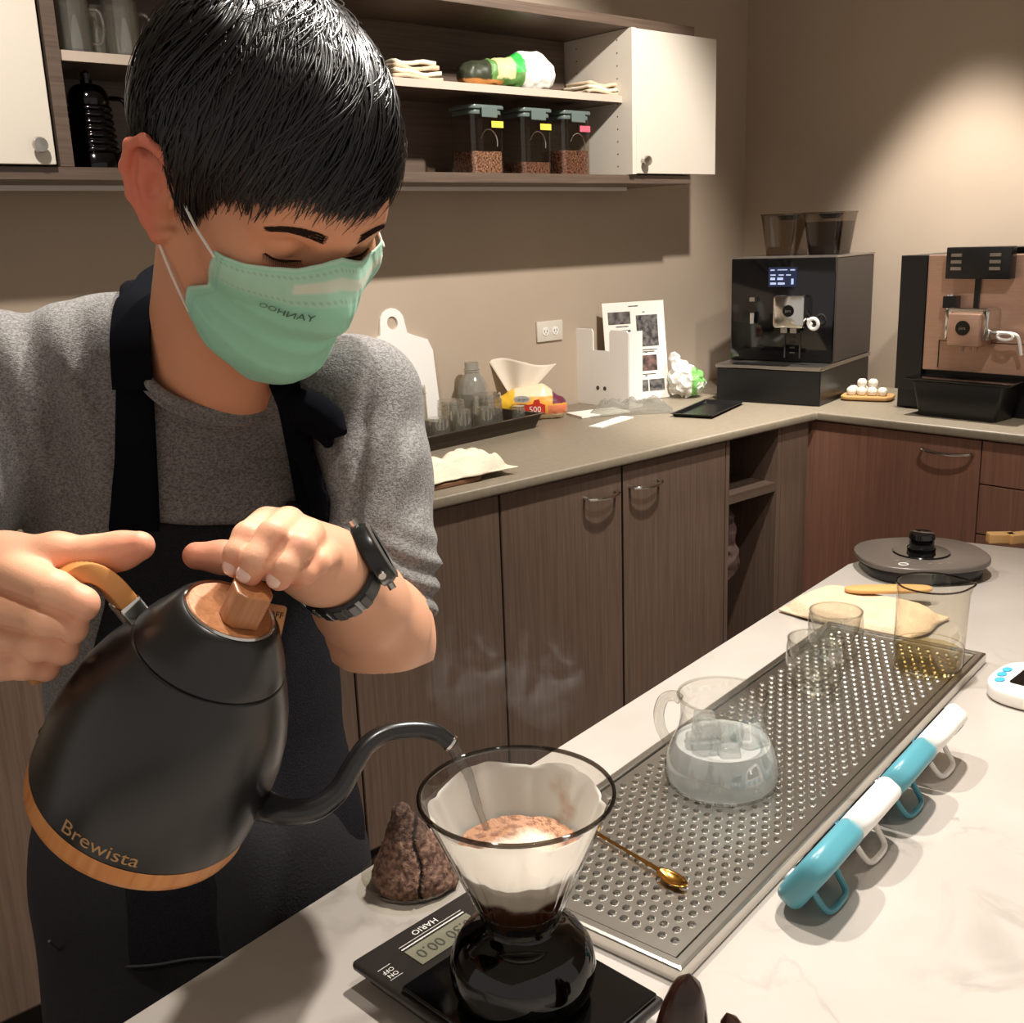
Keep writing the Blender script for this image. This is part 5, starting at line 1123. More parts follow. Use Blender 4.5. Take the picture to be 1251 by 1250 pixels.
# ---------------- head, neck
hs = SDF((-.105, -.13, -.20), (.105, .125, .14), .002)
hs.ell((0, -.018, .045), (.0755, .094, .086), .01)                      # cranium
hs.ell((0, .030, .0), (.067, .058, .075), .03)                           # face block
hs.ell((0, .034, -.060), (.052, .048, .045), .025)                       # jaw
hs.ell((0, .066, -.095), (.022, .020, .018), .025)                       # chin
for s in (-1, 1):
    hs.cap((s*.058, .0, -.045), (s*.038, .050, -.088), .016, .014, .025)  # jaw line
    hs.ell((s*.046, .056, -.018), (.024, .024, .020), .025)               # cheekbone
    hs.cap((s*.012, .0835, .021), (s*.046, .070, .022), .0095, .009, .018)  # brow ridge
    hs.ell((s*.033, .0885, .0095), (.017, .010, .012), .012, sub=True)     # eye socket
    hs.ell((s*.0325, .0700, .0065), (.0150, .0140, .0135), .004)           # lid over the eyeball
    hs.cap((s*.021, .0845, -.0025), (s*.046, .074, -.0005), .0012, .001, .002, sub=True)
    hs.cap((s*.020, .0845, .0135), (s*.047, .0745, .0120), .0010, .0008, .003, sub=True)
hs.cap((0, .083, .014), (0, .103, -.030), .0085, .0115, .012)             # nose
hs.ell((0, .090, -.070), (.022, .012, .012), .012)                        # lips
hs.ell((0, .075, .045), (.045, .020, .030), .03)                          # forehead
hs.cap((0, -.030, -.045), c2h(pxd(262, 440, .965)), .056, .060, .03)      # neck
hs.cap((0, .0, -.06), c2h(pxd(285, 455, .93)), .040, .045, .03)
for s in (-1, 1):                                                        # ears
    e = lambda a, r=1.0, o=0.0: np.array([s*(.0735+o+.010*max(0, .5-.5*math.cos(a))*1.0), -.020+(.0135*math.cos(a))*r-.004*math.sin(a), -.008+(.030*math.sin(a))*r])
    hel = [(s*.074, .000, -.004), (s*.079, .003, .014), (s*.085, -.006, .0255), (s*.089, -.020, .0265), (s*.090, -.032, .016), (s*.089, -.035, -.002), (s*.086, -.028, -.018), (s*.080, -.016, -.030), (s*.077, -.008, -.036), (s*.074, -.001, -.030)]
    es_ = lambda q: (q[0]+s*.0+s*(abs(q[0])-.074)*.45, -.012+(q[1]+.012)*1.2, -.004+(q[2]+.004)*1.12)
    hel = [es_(q) for q in hel]
    hs.chain(hel, [.0035, .0036, .0040, .0042, .0042, .0040, .0040, .0052, .0058, .0040], .004)
    hs.cap((s*.072, -.014, .014), (s*.073, -.014, -.026), .0095, .008, .008, sc=(1, 1, 1))
    hs.cap((s*.0860, -.037, .014), (s*.0850, -.034, -.012), .0065, .006, .004)
    hs.cap((s*.0805, -.026, .014), (s*.081, -.024, -.012), .0085, .008, .006)
    hs.cap((s*.073, -.016, .012), (s*.078, -.020, -.018), .011, .009, .008, sc=(1, 1, 1))
    hs.chain([(s*.0885, -.028, .012), (s*.087, -.026, -.004), (s*.083, -.019, -.018)], [.0045, .0045, .004], .004)   # antihelix
    hs.ell((s*.087, -.0135, -.003), (.0065, .0065, .0105), .004, sub=True)   # concha
    hs.ell((s*.091, -.022, .019), (.0035, .008, .004), .003, sub=True)
    hs.ell((s*.077, .0005, -.008), (.004, .004, .006), .004)                # tragus
V, Fq = hs.surf(); V = relax(V, Fq, 1, .4)
C = np.tile(SK, (len(V), 1))
def blend(C, w, col): w = np.clip(w, 0, 1)[:, None]; return C*(1-w)+np.array(col)*w
ear_w = (np.abs(V[:, 0])-.0745)/.008*(V[:, 1] < .01); C = blend(C, ear_w*.75, SKR)
C = blend(C, 1.0-np.linalg.norm((V-[0, .10, -.02])/[.02, .03, .03], axis=1), SKR)
for s in (-1, 1):
    C = blend(C, .6*(1.3-np.linalg.norm((V-[s*.033, .082, -.008])/[.02, .02, .007], axis=1)), lin((160, 96, 70)))
head_part = (h2w(V), Fq, C)

# ---------------- forearm and hands
def hand_mesh(build, lo, hi, res, cols):
    sd = SDF(lo, hi, res); build(sd); V, Fq = sd.surf(); V = relax(V, Fq, 1, .45); C = np.tile(SK, (len(V), 1)); C = blend(C, np.full(len(V), .35), SKP)
    for p, r, w in cols: C = blend(C, w*(1.4-np.linalg.norm(V-np.array(p), axis=1)/r), SKR)
    return toW(V), Fq, C, sd
P = pxd
WR = P(402, 694, .700); EL = P(468, 786, .865)
fingers = dict(
    index=[P(326, 640, .668), P(303, 656, .643), P(291, 677, .636), P(288, 691, .639)],
    middle=[P(352, 640, .664), P(334, 654, .634), P(313, 684, .626), P(305, 701, .630)],
    ring=[P(377, 653, .664), P(366, 668, .636), P(348, 693, .628), P(341, 707, .632)],
    pinky=[P(399, 679, .670), P(387, 688, .650), P(371, 700, .640), P(364, 706, .644)])
def build_left(sd):
    sd.chain([WR, P(440, 735, .765), P(462, 765, .815), EL], [.0225, .030, .036, .037], .02)
    sd.cap(EL, P(478, 700, .90), .034, .032, .03)                       # up into the sleeve
    sd.cap(P(350, 664, .676), WR, .020, .0215, .015); sd.cap(P(372, 684, .680), WR, .019, .0215, .015)
    sd.cap(P(330, 656, .678), P(385, 690, .69), .017, .020, .012)
    rr = dict(index=(.0110, .0092, .0084, .0076), middle=(.0112, .0094, .0086, .0078), ring=(.0108, .0088, .0080, .0074), pinky=(.0100, .0078, .0070, .0066))
    for k, f in fingers.items(): sd.chain(f, rr[k], .0035)
    sd.chain([P(385, 700, .705), P(318, 684, .690), P(272, 681, .680), P(240, 679, .676)], [.016, .0115, .0100, .0088], .006)
    for a, b_ in ((('middle'), ('ring')), (('ring'), ('pinky'))):     # creases between the fingers
        A = [(fingers[a][i]+fingers[b_][i])/2-np.array([0, 0, .010-.002*i]) for i in range(1, 3)]
        sd.cap(A[0], A[1], .0012, .0015, .003, sub=True)
cols = [(f[-1], .012, .55) for f in fingers.values()]+[(P(236, 679, .674), .02, .5)]+[(f[1]-np.array([0, 0, .006]), .008, .25) for f in fingers.values()]
hl1 = hand_mesh(build_left, P(205, 850, .70)-[.01, .0, .12], P(560, 600, .95)+[.0, .01, .05], .00155, cols)
# right hand round the handle
rf = dict(
    index=[P(-4, 690, .655), P(66, 722, .617), P(99, 738, .622), P(96, 744, .652), P(62, 738, .668)],
    middle=[P(-14, 738, .650), P(52, 758, .617), P(86, 767, .626), P(84, 770, .654), P(50, 764, .672)],
    ring=[P(-22, 778, .650), P(42, 787, .622), P(76, 793, .632), P(74, 795, .658), P(42, 790, .674)],
    pinky=[P(-28, 812, .652), P(28, 812, .632), P(56, 815, .642), P(54, 816, .662), P(26, 812, .674)])
def build_right(sd):
    rr = dict(index=(.0150, .0118, .0100, .0090, .0082), middle=(.0145, .0108, .0096, .0086, .0080), ring=(.0135, .0100, .0090, .0082, .0076), pinky=(.0120, .0088, .0080, .0074, .0068))
    for k, f in rf.items(): sd.chain(f, rr[k], .0035)
    sd.chain([P(-60, 722, .67), P(10, 688, .658), P(70, 676, .650), P(122, 678, .648), P(148, 673, .646), P(171, 667, .643)], [.021, .0180, .0118, .0110, .0105, .0090], .008)
    sd.cap(P(-10, 705, .660), P(-30, 790, .665), .022, .019, .012)
    sd.chain([P(-20, 750, .668), P(-90, 765, .69), P(-170, 760, .74), P(-250, 735, .82)], [.026, .024, .028, .036], .015)
    for a, b_ in (('index', 'middle'), ('middle', 'ring'), ('ring', 'pinky')):
        A = [(rf[a][i]+rf[b_][i])/2-np.array([0, 0, .0095]) for i in (0, 1, 2)]
        sd.chain(A, [.001, .0016, .0018], .003, sub=True)
    sd.cap(P(40, 692, .640), P(78, 703, .640), .0015, .002, .004, sub=True)
cols = [(P(165, 668, .64), .026, .5), (P(80, 690, .65), .015, .5)]+[(f[2], .012, .35) for f in rf.values()]
hr1 = hand_mesh(build_right, P(-330, 850, .66)-[.03, 0, .08], P(215, 640, .66)+[.0, .0, .20], .00165, cols)

# ---------------- torso inside the clothes (same continuous figure)
def torso(sd, g=0.0):
    sd.cap(P(250, 420, .985), P(120, 430, .995), .048+g, .046+g, .03)
    # shoulders and trapezius
    sd.cap(P(262, 440, .975), P(15, 462, 1.00), .052+g, .056+g, .03)
    sd.cap(P(262, 440, .975), P(438, 486, .945), .046+g, .047+g, .03)
    # chest and belly
    sd.ell(P(222, 590, 1.055), (.150+g, .17+g, .105+g), .05)
    sd.chain([P(225, 600, 1.06), P(232, 830, 1.09), P(255, 1020, 1.10), P(262, 1240, 1.13)], [.135+g, .132+g, .142+g, .15+g], .03, sc=(1, 1, 1.32))
def arms(sd, g=0.0):
    sd.chain([P(440, 490, .955), P(458, 580, .93), P(468, 680, .905), P(474, 742, .885)], [.050+g, .043+g, .0385+g, .0365+g], .02)
    sd.chain([P(10, 465, 1.00), P(-55, 600, .96), P(-110, 740, .92)], [.054+g, .050+g, .046+g], .02)
    sd.chain([P(-110, 740, .92), P(-215, 745, .84)], [.044+g, .040+g], .02)
ts = SDF(P(-180, 1280, 1.0)-[.1, .05, .16], P(560, 400, 1.0)+[.08, .03, .36], .008)
torso(ts, -.008); arms(ts, -.008); V, Fq = ts.surf(); body_part = (toW(V), Fq, np.tile(SK, (len(V), 1)))
parts = [head_part, hl1[:3], hr1[:3], body_part]
off = 0; Vs = []; Fs = []; Cs = []
for V, Fq, C in parts: Vs.append(V); Fs.append(Fq+off); Cs.append(C); off += len(V)
me = np_mesh('body', np.concatenate(Vs), np.concatenate(Fs)); vcol(me, np.concatenate(Cs)); link('body', me, 'skin', person, world=True)
# nails
def ray_hit(sd, o, d, tmax=.06, n=240):
    ts_ = np.linspace(0, tmax, n); Q = np.asarray(o)+np.outer(ts_, d); S = sd.sample(Q); i = np.argmax(S < 0)
    return Q[i] if (S < 0).any() else None
for k, f in fingers.items():
    tip = f[-1]; dirf = f[-1]-f[-2]; dirf /= np.linalg.norm(dirf); nrm = np.array([-.05, .35, -.93]); nrm -= dirf*(nrm@dirf); nrm /= np.linalg.norm(nrm)
    q = ray_hit(hl1[3], tip-dirf*.0015+nrm*.02, -nrm, .03)
    if q is None: continue
    side = np.cross(dirf, nrm); Mn = frame(toW(q-nrm*.0009), CF @ side, CF @ dirf, CF @ nrm)
    b_ = MB().lathe([(0, .0020), (.0028, .0018), (.0046, .0009), (.0053, -.0006)], 20, caps=False, sy=1.1).mesh('fingernail', True, angle=180); b_.transform(Mn)
    link('fingernail', b_, mat('nail', (240, 202, 186), .22, coat=.4), person, world=True)

# ---------------- sweater
knit('grey_knit', (92, 90, 88), (136, 134, 132))
ss = SDF(P(-180, 1280, 1.0)-[.12, .02, .16], P(560, 380, 1.0)+[.08, .03, .36], .0038)
torso(ss, .002); 
ss2 = SDF(ss.lo, ss.lo+(ss.n-1)*ss.res, ss.res); arms(ss2, .004)
# rolled sleeve rings above the elbow
for q0, q1, r in ((P(446, 716, .875), P(522, 712, .905), .006), (P(446, 738, .868), P(528, 728, .90), .007)): pass
D2 = ss2.D; k = .022; h = np.maximum(k-np.abs(ss.D-D2), 0)/k; ss.D = np.minimum(ss.D, D2)-h*h*k*.25
ax = [ss.lo[i]+np.arange(ss.n[i])*ss.res for i in range(3)]
X, Y, Z = np.meshgrid(*ax, indexing='ij', sparse=True)
PX = 625.5+F_PX*X/Z; PY = 625-F_PX*Y/Z
def ph(a, s): return np.exp(-((a)/s)**2)
# folds: sleeve bunching above the elbow, drag lines at the armpits and across the chest
sleeve = ph(PX-485, 60)*1.0
ss.D -= (.0042*np.sin((PY-.35*(PX-480))*2*math.pi/30.0+.5*np.sin(PX/17))*ph(PY-712, 52)*np.clip((PX-432)/14, 0, 1)).astype(np.float32)
ss.D -= (.0055*np.sin((PX*.8+PY*.45)*2*math.pi/46.0)*ph(PX-478, 36)*ph(PY-600, 85)).astype(np.float32)
ss.D -= (.0065*np.sin((PX*.95-PY*.28)*2*math.pi/64.0)*ph(PX-45, 90)*ph(PY-500, 110)).astype(np.float32)
ss.D -= (.0035*np.sin((PX*.3+PY*.8+14*np.sin(PX/60))*2*math.pi/90.0)*ph(PX-250, 130)*ph(PY-560, 70)).astype(np.float32)
ss.D += (.010*ph((PX-(446-(PY-520)*.10)), 7)*ph(PY-600, 110)).astype(np.float32)        # armhole valley
# cut: sleeve end (plane across the forearm), neck opening
ss.cap(P(455, 800, .85), P(520, 800, .84), .0, .0, 0)
cutN = np.array([.08, -.93, -.35]); cutN /= np.linalg.norm(cutN); cp_ = P(485, 752, .87)
cut = ((X-cp_[0])*cutN[0]+(Y-cp_[1])*cutN[1]+(Z-cp_[2])*cutN[2]); near = (PX > 425)
ss.D = np.where(near, np.maximum(ss.D, cut), ss.D).astype(np.float32)
# neck opening: everything close to the neck axis above the collar ring
na, nb_ = h2c((0, -.02, -.06)), P(268, 448, .955); 
axd = (nb_-na); axd /= np.linalg.norm(axd); hh_ = (X-nb_[0])*axd[0]+(Y-nb_[1])*axd[1]+(Z-nb_[2])*axd[2]
rad = np.sqrt(np.maximum(0, (X-nb_[0])**2+(Y-nb_[1])**2+(Z-nb_[2])**2-hh_**2))
ss.D = np.maximum(ss.D, -np.maximum(rad-.066, hh_-.010)).astype(np.float32)
ss.D = np.maximum(ss.D, (PY-1110)*.0007).astype(np.float32)
V, Fq = ss.surf()
def vnoise(V, f, a, seed=0): return np.array([mnoise.noise(Vector((p[0]*f+seed, p[1]*f, p[2]*f))) for p in V])*a
V = relax(V, Fq, 2, .5)
me = np_mesh('sweater', toW(V), Fq); sw_ = link('sweater', me, 'grey_knit', person, world=True)
# collar ring (ribbed) and rolled cuff
u = np.cross(axd, [0, 0, 1.0]); u /= np.linalg.norm(u); v_ = np.cross(axd, u)
ring = [toW(nb_+(u*math.cos(a)+v_*math.sin(a))*(.0655+.002)+axd*(.000+.012*math.cos(a-2.2)*0)) for a in np.linspace(0, 2*math.pi, 73)[:-1]]
mb = MB(); mb.tube(ring, .0052, 10, closed=True); ring2 = [toW(nb_+(u*math.cos(a)+v_*math.sin(a))*(.0675)+axd*.007) for a in np.linspace(0, 2*math.pi, 73)[:-1]]; mb.tube(ring2, .0045, 10, closed=True)
mb.obj('collar', 'grey_knit', sw_, smooth=True, world=True)

# ---------------- apron: shell 4 mm over the sweater inside the apron outline
def poly_sd(PX, PY, poly):
    d = None; inside = np.zeros(np.broadcast(PX, PY).shape, bool); n = len(poly)
    for i in range(n):
        (x0, y0), (x1, y1) = poly[i], poly[(i+1) % n]; ex_, ey_ = x1-x0, y1-y0
        t_ = np.clip(((PX-x0)*ex_+(PY-y0)*ey_)/(ex_**2+ey_**2), 0, 1); dd = (PX-x0-t_*ex_)**2+(PY-y0-t_*ey_)**2
        d = dd if d is None else np.minimum(d, dd)
        c = ((y0 > PY) != (y1 > PY)) & (PX < (x1-x0)*(PY-y0)/((y1-y0) if y1 != y0 else 1e-9)+x0); inside ^= c
    return np.where(inside, -1, 1)*np.sqrt(d)
bs = SDF(ss.lo, ss.lo+(ss.n-1)*ss.res, ss.res); torso(bs, .002)
PXf = PX+0*Y; PYf = PY+0*X
def shell(poly, g, zmax, base):
    R = poly_sd(PXf, PYf, poly)*(.95/F_PX)
    D = np.maximum(np.maximum(base-g, R), (Z-zmax))
    o = SDF(ss.lo, ss.lo+(ss.n-1)*ss.res, ss.res); o.D = D.astype(np.float32); o.D[0] = o.D[-1] = .05; o.D[:, 0] = .05; o.D[:, -1] = .05; return o
MATS['apron_black'] = None; del MATS['apron_black']
mat('apron_black', (24, 24, 28), .9, noise=.25, nscale=500, bump=.5, bscale=700, spec=.15, rgb2=(34, 34, 40))
ap_poly = [(134, 634), (240, 642), (330, 640), (352, 612), (432, 606), (438, 640), (450, 760), (470, 900), (480, 1040), (480, 1200), (300, 1178), (240, 1176), (170, 1188), (110, 1184), (66, 1166), (46, 1135), (20, 1100), (20, 930), (38, 905), (80, 850), (112, 800), (128, 740)]
ap = shell(ap_poly, .0065, P(0, 0, 1.10)[2], bs.D); V, Fq = ap.surf(); V = relax(V, Fq, 1, .5)
me = np_mesh('apron', toW(V), Fq); apo = link('apron', me, 'apron_black', person, world=True)
for poly in ([(132, 650), (196, 650), (192, 560), (186, 450), (180, 400), (200, 345), (196, 318), (176, 322), (146, 350), (142, 430), (140, 560)], [(322, 455), (364, 455), (372, 500), (384, 550), (404, 612), (402, 640), (366, 640), (352, 560), (340, 500)]):
    st = shell(poly, .0090, 1.02, ss.D); V, Fq = st.surf()
    if len(V): V = relax(V, Fq, 1, .5); link('strap', np_mesh('strap', toW(V), Fq), mat('strap_navy', (14, 15, 20), 1.0, spec=.05), apo, world=True)
# strap up to and round the back of the neck
# (built below, after the draping helper)
# knot on the right strap
def drape(sdc, pts, off=.006, dirv=(0, 0, 1)):
    out = []
    for x, y in pts:
        dv = pxd(x, y, 1.0); dv = dv/np.linalg.norm(dv); q = ray_hit(sdc, dv*.7, dv, .6, 400); out.append(q-np.array([0, 0, off]) if q is not None else pxd(x, y, .93))
    return out
dr_ = drape(ss, [(172, 480), (170, 450), (169, 420), (171, 395), (176, 374)], .020)
sp_ = bez([toW(q) for q in dr_+[dr_[-1]+np.array([.006, .014, .018]), P(196, 334, .975), P(228, 322, 1.0), P(275, 330, 1.02)]], 5)
MB().ribbon(sp_, .034, .003, toW(P(200, 340, .9))-toW(P(170, 340, .9))).obj('neck_strap', 'strap_navy', apo, smooth=True, world=True)
kp = drape(ss, [(352, 492), (372, 498), (395, 508), (412, 522), (424, 530)], .012)
mb = MB(); mb.tube(bez([toW(q) for q in kp], 5), list(np.interp(np.linspace(0, 1, 21), [0, .3, .7, 1], [.010, .016, .013, .003])), 10)
kp = drape(ss, [(356, 488), (380, 512), (398, 530), (404, 545)], .010); mb.tube(bez([toW(q) for q in kp], 5), list(np.interp(np.linspace(0, 1, 16), [0, .4, 1], [.012, .013, .004])), 10)
kp = drape(ss, [(350, 478), (362, 500), (366, 524)], .012); mb.tube(bez([toW(q) for q in kp], 5), .010, 10)
mb.obj('strap_knot', 'strap_navy', apo, smooth=True, world=True)
# wooden name tag on the apron
tq = [P(303, 734, .935), P(348, 742, .935), P(346, 777, .93), P(300, 772, .93)]
tX = toW(tq[1])-toW(tq[0]); tX = Vector(tX).normalized(); tY = Vector(toW(tq[0])-toW(tq[3])); tY = (tY-tX*tY.dot(tX)).normalized(); tZ = tX.cross(tY)
tcen = Vector(toW(P(322, 756, .925)))
MT = frame(tcen, tX, tY, tZ)
tg = MB().prism(rrect(.036, .028, .003), -.0015, .0015).mesh('leather_tag', bevel=.0005); tg.transform(MT); tgo = link('leather_tag', tg, mat('tag_leather', (176, 122, 76), .6, noise=.2, nscale=60), apo, world=True)
for s_, yy in (('TOO OFF', .005), ('COFFEE', -.004)):
    tm = text_mesh(s_, .0078, .0002); tm.transform(MT @ T(0, yy, .0017)); link('tag_lettering', tm, 'black_plastic', tgo, world=True)
rv = MB().lathe([(.0022, 0), (.0022, .001), (0, .0014)], 14).mesh('rivet', True); rv.transform(MT @ T(.012, -.0105, .0015)); link('rivet', rv, 'gold', tgo, world=True)
# apron hem seam
hp_ = drape(ap, [(60, 1150), (80, 1165), (110, 1176), (150, 1180), (190, 1178), (240, 1170), (300, 1168)], .0015)

MB().tube(bez([toW(q) for q in hp_], 5), .0012, 6).obj('hem_seam', mat('seam_grey', (60, 60, 64), .9), apo, smooth=True, world=True)
# ---------------- trousers and shoes
mat('trouser_cloth', (34, 33, 38), .9, noise=.2, nscale=300, bump=.3, bscale=400)
hip = toW(P(258, 1150, 1.12)); fwd = -Vector((fw[0], fw[1], 0)).normalized(); sidev = Vector((rt[0], rt[1], 0)).normalized()
hx, hy = float(pbase.x), float(pbase.y)
tr = SDF((hx-.34, hy-.34, .04), (hx+.3, hy+.3, 1.06), .008)
hc = np.array([hip[0], hip[1], .88]); sdv = np.array([sidev.x, sidev.y, 0]); fdv = np.array([fwd.x, fwd.y, 0])
tr.cap(hc-sdv*.055, hc+sdv*.055, .108, .108, .03)
for sx_ in (-.052, .052): tr.chain([toW(P(258, 1080, 1.10)+[sx_, 0, .0]), toW(P(262, 1240, 1.12)+[sx_, 0, 0]), hc+sdv*sx_+[0, 0, -.05]], [.100, .106, .10], .03)
for s in (-1, 1):
    tr.chain([hc+sdv*s*.07+[0, 0, -.06], hc+sdv*s*.10+[0, 0, -.43], hc+sdv*s*.11-fdv*.01+[0, 0, -.80]], [.090, .062, .052], .04)
V, Fq = tr.surf(); link('trousers', np_mesh('trousers', V, Fq), 'trouser_cloth', person, world=True)
for s in (-1, 1):
    sh_ = SDF((hx-.35, hy-.35, -.01), (hx+.35, hy+.35, .15), .006); a0 = hc+sdv*s*.11; a0[2] = .045
    sh_.chain([a0-fdv*.05, a0+fdv*.06+[0, 0, -.005], a0+fdv*.15+[0, 0, -.012]], [.042, .042, .032], .02, sc=(1, 1, 1.0)); sh_.cap(a0, a0+[0, 0, .05], .042, .045, .02)
    V, Fq = sh_.surf(); V[:, 2] = np.maximum(V[:, 2], .002); link('shoe', np_mesh('shoe', V, Fq), 'black_plastic', person, world=True)

# ---------------- wristwatch
wc = P(412, 703, .705); wd = P(445, 742, .775)-P(392, 688, .688); wd /= np.linalg.norm(wd)
wu = np.array([.45, .62, -.64]); wu -= wd*(wu@wd); wu /= np.linalg.norm(wu); ws_ = np.cross(wd, wu)
def wring(r, o, n=40): return [toW(wc+wd*o+(wu*math.cos(a)+ws_*math.sin(a))*r) for a in np.linspace(0, 2*math.pi, n+1)[:-1]]
mat('watch_black', (20, 20, 21), .3); mat('watch_grey', (84, 84, 82), .35)
r0 = [wring(.0262, -.0095), wring(.0283, -.0085), wring(.0283, .0085), wring(.0262, .0095)]; vs = sum(r0, []); n = 40; fs = []
for j in range(4):
    for i in range(n): k = (i+1) % n; fs.append((j*n+i, j*n+k, ((j+1) % 4)*n+k, ((j+1) % 4)*n+i))
wt = MB().add(vs, fs).obj('wristwatch', 'watch_black', person, smooth=True, angle=50, world=True)
grv = MB()
for k_ in range(13):
    a = .95+k_*.34; c_ = wc+(wu*math.cos(a)+ws_*math.sin(a))*.0282; zn = wu*math.cos(a)+ws_*math.sin(a); xn = np.cross(wd, zn)
    R = Matrix(((*[float(q) for q in (CF@xn)],), (*[float(q) for q in (CF@wd)],), (*[float(q) for q in (CF@zn)],))).transposed()
    grv.box(toW(c_), (.0062, .0165, .0022), R=R)
grv.obj('band_links', 'watch_black', wt, world=True, bevel=.0006, seg=1)
Mw = frame(toW(wc+wu*.0215), CF@ws_, CF@wd, CF@wu)
def wpart(name, mb, m_, **kw): me_ = mb.mesh(name, True, **kw); me_.transform(Mw); return link(name, me_, m_, wt, world=True)
wpart('case', MB().lathe([(.019, 0), (.0225, .002), (.0225, .008), (.021, .011), (.0165, .0125), (.0165, .0118), (0, .0118)], 40), 'watch_black', angle=40)
wpart('bezel', MB().lathe([(.0205, .0112), (.0215, .0125), (.018, .0138), (.0168, .0128)], 40, caps=False), 'watch_grey', angle=40)
wpart('dial', MB().lathe([(.0165, .0121), (0, .0122)], 32, caps=False), 'black_gloss')
for a in (.5, -.5, math.pi-.5, math.pi+.5):
    b_ = MB(); b_.lathe([(.0026, -.003), (.0026, .003), (0, .003)], 10, (.0235*math.cos(a), .0235*math.sin(a), .0055), R=Matrix.Rotation(a, 3, 'Z') @ Matrix.Rotation(math.pi/2, 3, 'Y'))
    wpart('push_button', b_, 'brushed_steel')

# ---------------- hair
rs = random.Random(7)
hc_, hr_ = np.array([0, -.018, .046]), np.array([.0870, .108, .0975])
whorl = np.array([.15, -.62, .77]); whorl /= np.linalg.norm(whorl)
w1 = np.cross(whorl, [1, 0, 0]); w1 /= np.linalg.norm(w1); w2 = np.cross(whorl, w1)
def hairline(x, f):
    az = abs(math.degrees(math.atan2(abs(x), f)))
    return float(np.interp(az, [0, 25, 40, 48, 55, 62, 69, 75, 84, 100, 112, 125, 150, 180], [.050, .046, .042, .030, .004, -.022, -.018, .020, .036, .036, .018, -.020, -.050, -.056]))
def shellp(d, lift): return hc_+hr_*d*(1+lift)
# base cap
nu, nv = 120, 80; vs = []; ok = []
for j in range(nv+1):
    th = math.pi*j/nv
    for i in range(nu):
        ph_ = 2*math.pi*i/nu; d = np.array([math.sin(th)*math.sin(ph_), math.sin(th)*math.cos(ph_), math.cos(th)]); p = shellp(d, -.07); hl = hairline(p[0], p[1]+.02)
        ok.append(p[2] > hl+.006); vs.append(h2w(p))
fs = [(j*nu+i, j*nu+(i+1) % nu, (j+1)*nu+(i+1) % nu, (j+1)*nu+i) for j in range(nv) for i in range(nu) if ok[j*nu+i] and ok[j*nu+(i+1) % nu] and ok[(j+1)*nu+i]]
mat('hair_black', (6, 5, 5), .29, spec=.45)
hb = MB().add(vs, fs).obj('hair', 'hair_black', person, smooth=True, angle=180, world=True)
NS, SEG = 14000, 10; VV = []; FF = []
for s_i in range(NS):
    while True:
        d = np.array([rs.gauss(0, 1) for _ in range(3)]); d /= np.linalg.norm(d); p = shellp(d, 0)
        if p[2] > hairline(p[0], p[1]+.02)+.004: break
    th = math.acos(max(-1, min(1, float(d@whorl)))); ph_ = math.atan2(float(d@w2), float(d@w1))
    front = max(0, d[1])*max(0, d[2]+.3)
    L = .55+.35*rs.random()+.60*front; lift0 = -.06+.11*rs.random(); clump = mnoise.noise(Vector((d[0]*5, d[1]*5, d[2]*5)))
    clump2 = mnoise.noise(Vector((d[0]*14+7, d[1]*14, d[2]*14))); endj = rs.gauss(0, .004)+.008*clump2; sw0 = .30+.7*clump; wv = rs.gauss(0, .07)
    pts = []; lift = lift0
    for k in range(SEG+1):
        t_ = k/SEG; tt = th+L*t_; pp = ph_+sw0*t_*t_+wv*t_+.50*clump2*t_*t_
        dd = whorl*math.cos(tt)+(w1*math.cos(pp)+w2*math.sin(pp))*math.sin(tt)
        lf = lift0+.10*t_*(1-t_)*(1+.8*clump)+.07*clump*t_+.055*clump2+.075*front*t_+.10*max(0, -d[0])*max(0, .6-abs(d[2]))*0; q = shellp(dd, lf)
        if q[2] < hairline(q[0], q[1]+.02)-.006+endj*2.2-.016*front: break
        pts.append(h2w(q))
    if len(pts) < 3: continue
    m_ = len(pts); P_ = np.array(pts); tg_ = np.gradient(P_, axis=0); tg_ /= np.linalg.norm(tg_, axis=1)[:, None]+1e-9
    nrm = P_-h2w(hc_); sd_ = np.cross(tg_, nrm); sd_ /= np.linalg.norm(sd_, axis=1)[:, None]+1e-9; nn = np.cross(sd_, tg_)
    w = (.0006+.0006*rs.random())*np.interp(np.linspace(0, 1, m_), [0, .6, 1], [1, .9, .15]); b0 = len(VV)
    for k in range(m_): VV += [P_[k]-sd_[k]*w[k], P_[k]+nn[k]*w[k]*.8, P_[k]+sd_[k]*w[k]]
    for k in range(m_-1): a = b0+k*3; FF += [(a, a+1, a+4, a+3), (a+1, a+2, a+5, a+4)]
me = np_mesh('hair_strands', np.array(VV), np.array(FF)); o = link('hair_strands', me, 'hair_black', hb, world=True); o['kind'] = 'stuff'
# eyebrows and lashes
VV = []; FF = []
def face_f(x, z):
    q = ray_hit(hs, (x, .125, z), (0, -1, 0), .1, 300); return q if q is not None else np.array([x, .08, z])
mbb = MB()
for s in (-1, 1):
    for k in range(420):
        u = rs.random(); x = s*(.014+.036*u); z = .0235+.0045*math.sin(u*2.2)-.006*max(0, u-.7)*2+(rs.random()-.5)*.0080*(1-.55*u)
        a = face_f(x, z); b2 = face_f(x+s*.0055, z+.0016*(1-2.2*u)); mbb.tube([a+[0, .0004, 0], (a+b2)/2+[0, .0010, 0], b2+[0, .0004, 0]], [.00019, .00018, .00008], 3)
me = mbb.mesh('eyebrows', False); Vb = np.array([v.co for v in me.vertices]); Vb = h2w(Vb); me.vertices.foreach_set('co', Vb.ravel()); link('eyebrows', me, mat('brow_dark', (52, 36, 28), .8, spec=.1), person, world=True)['kind'] = 'stuff'
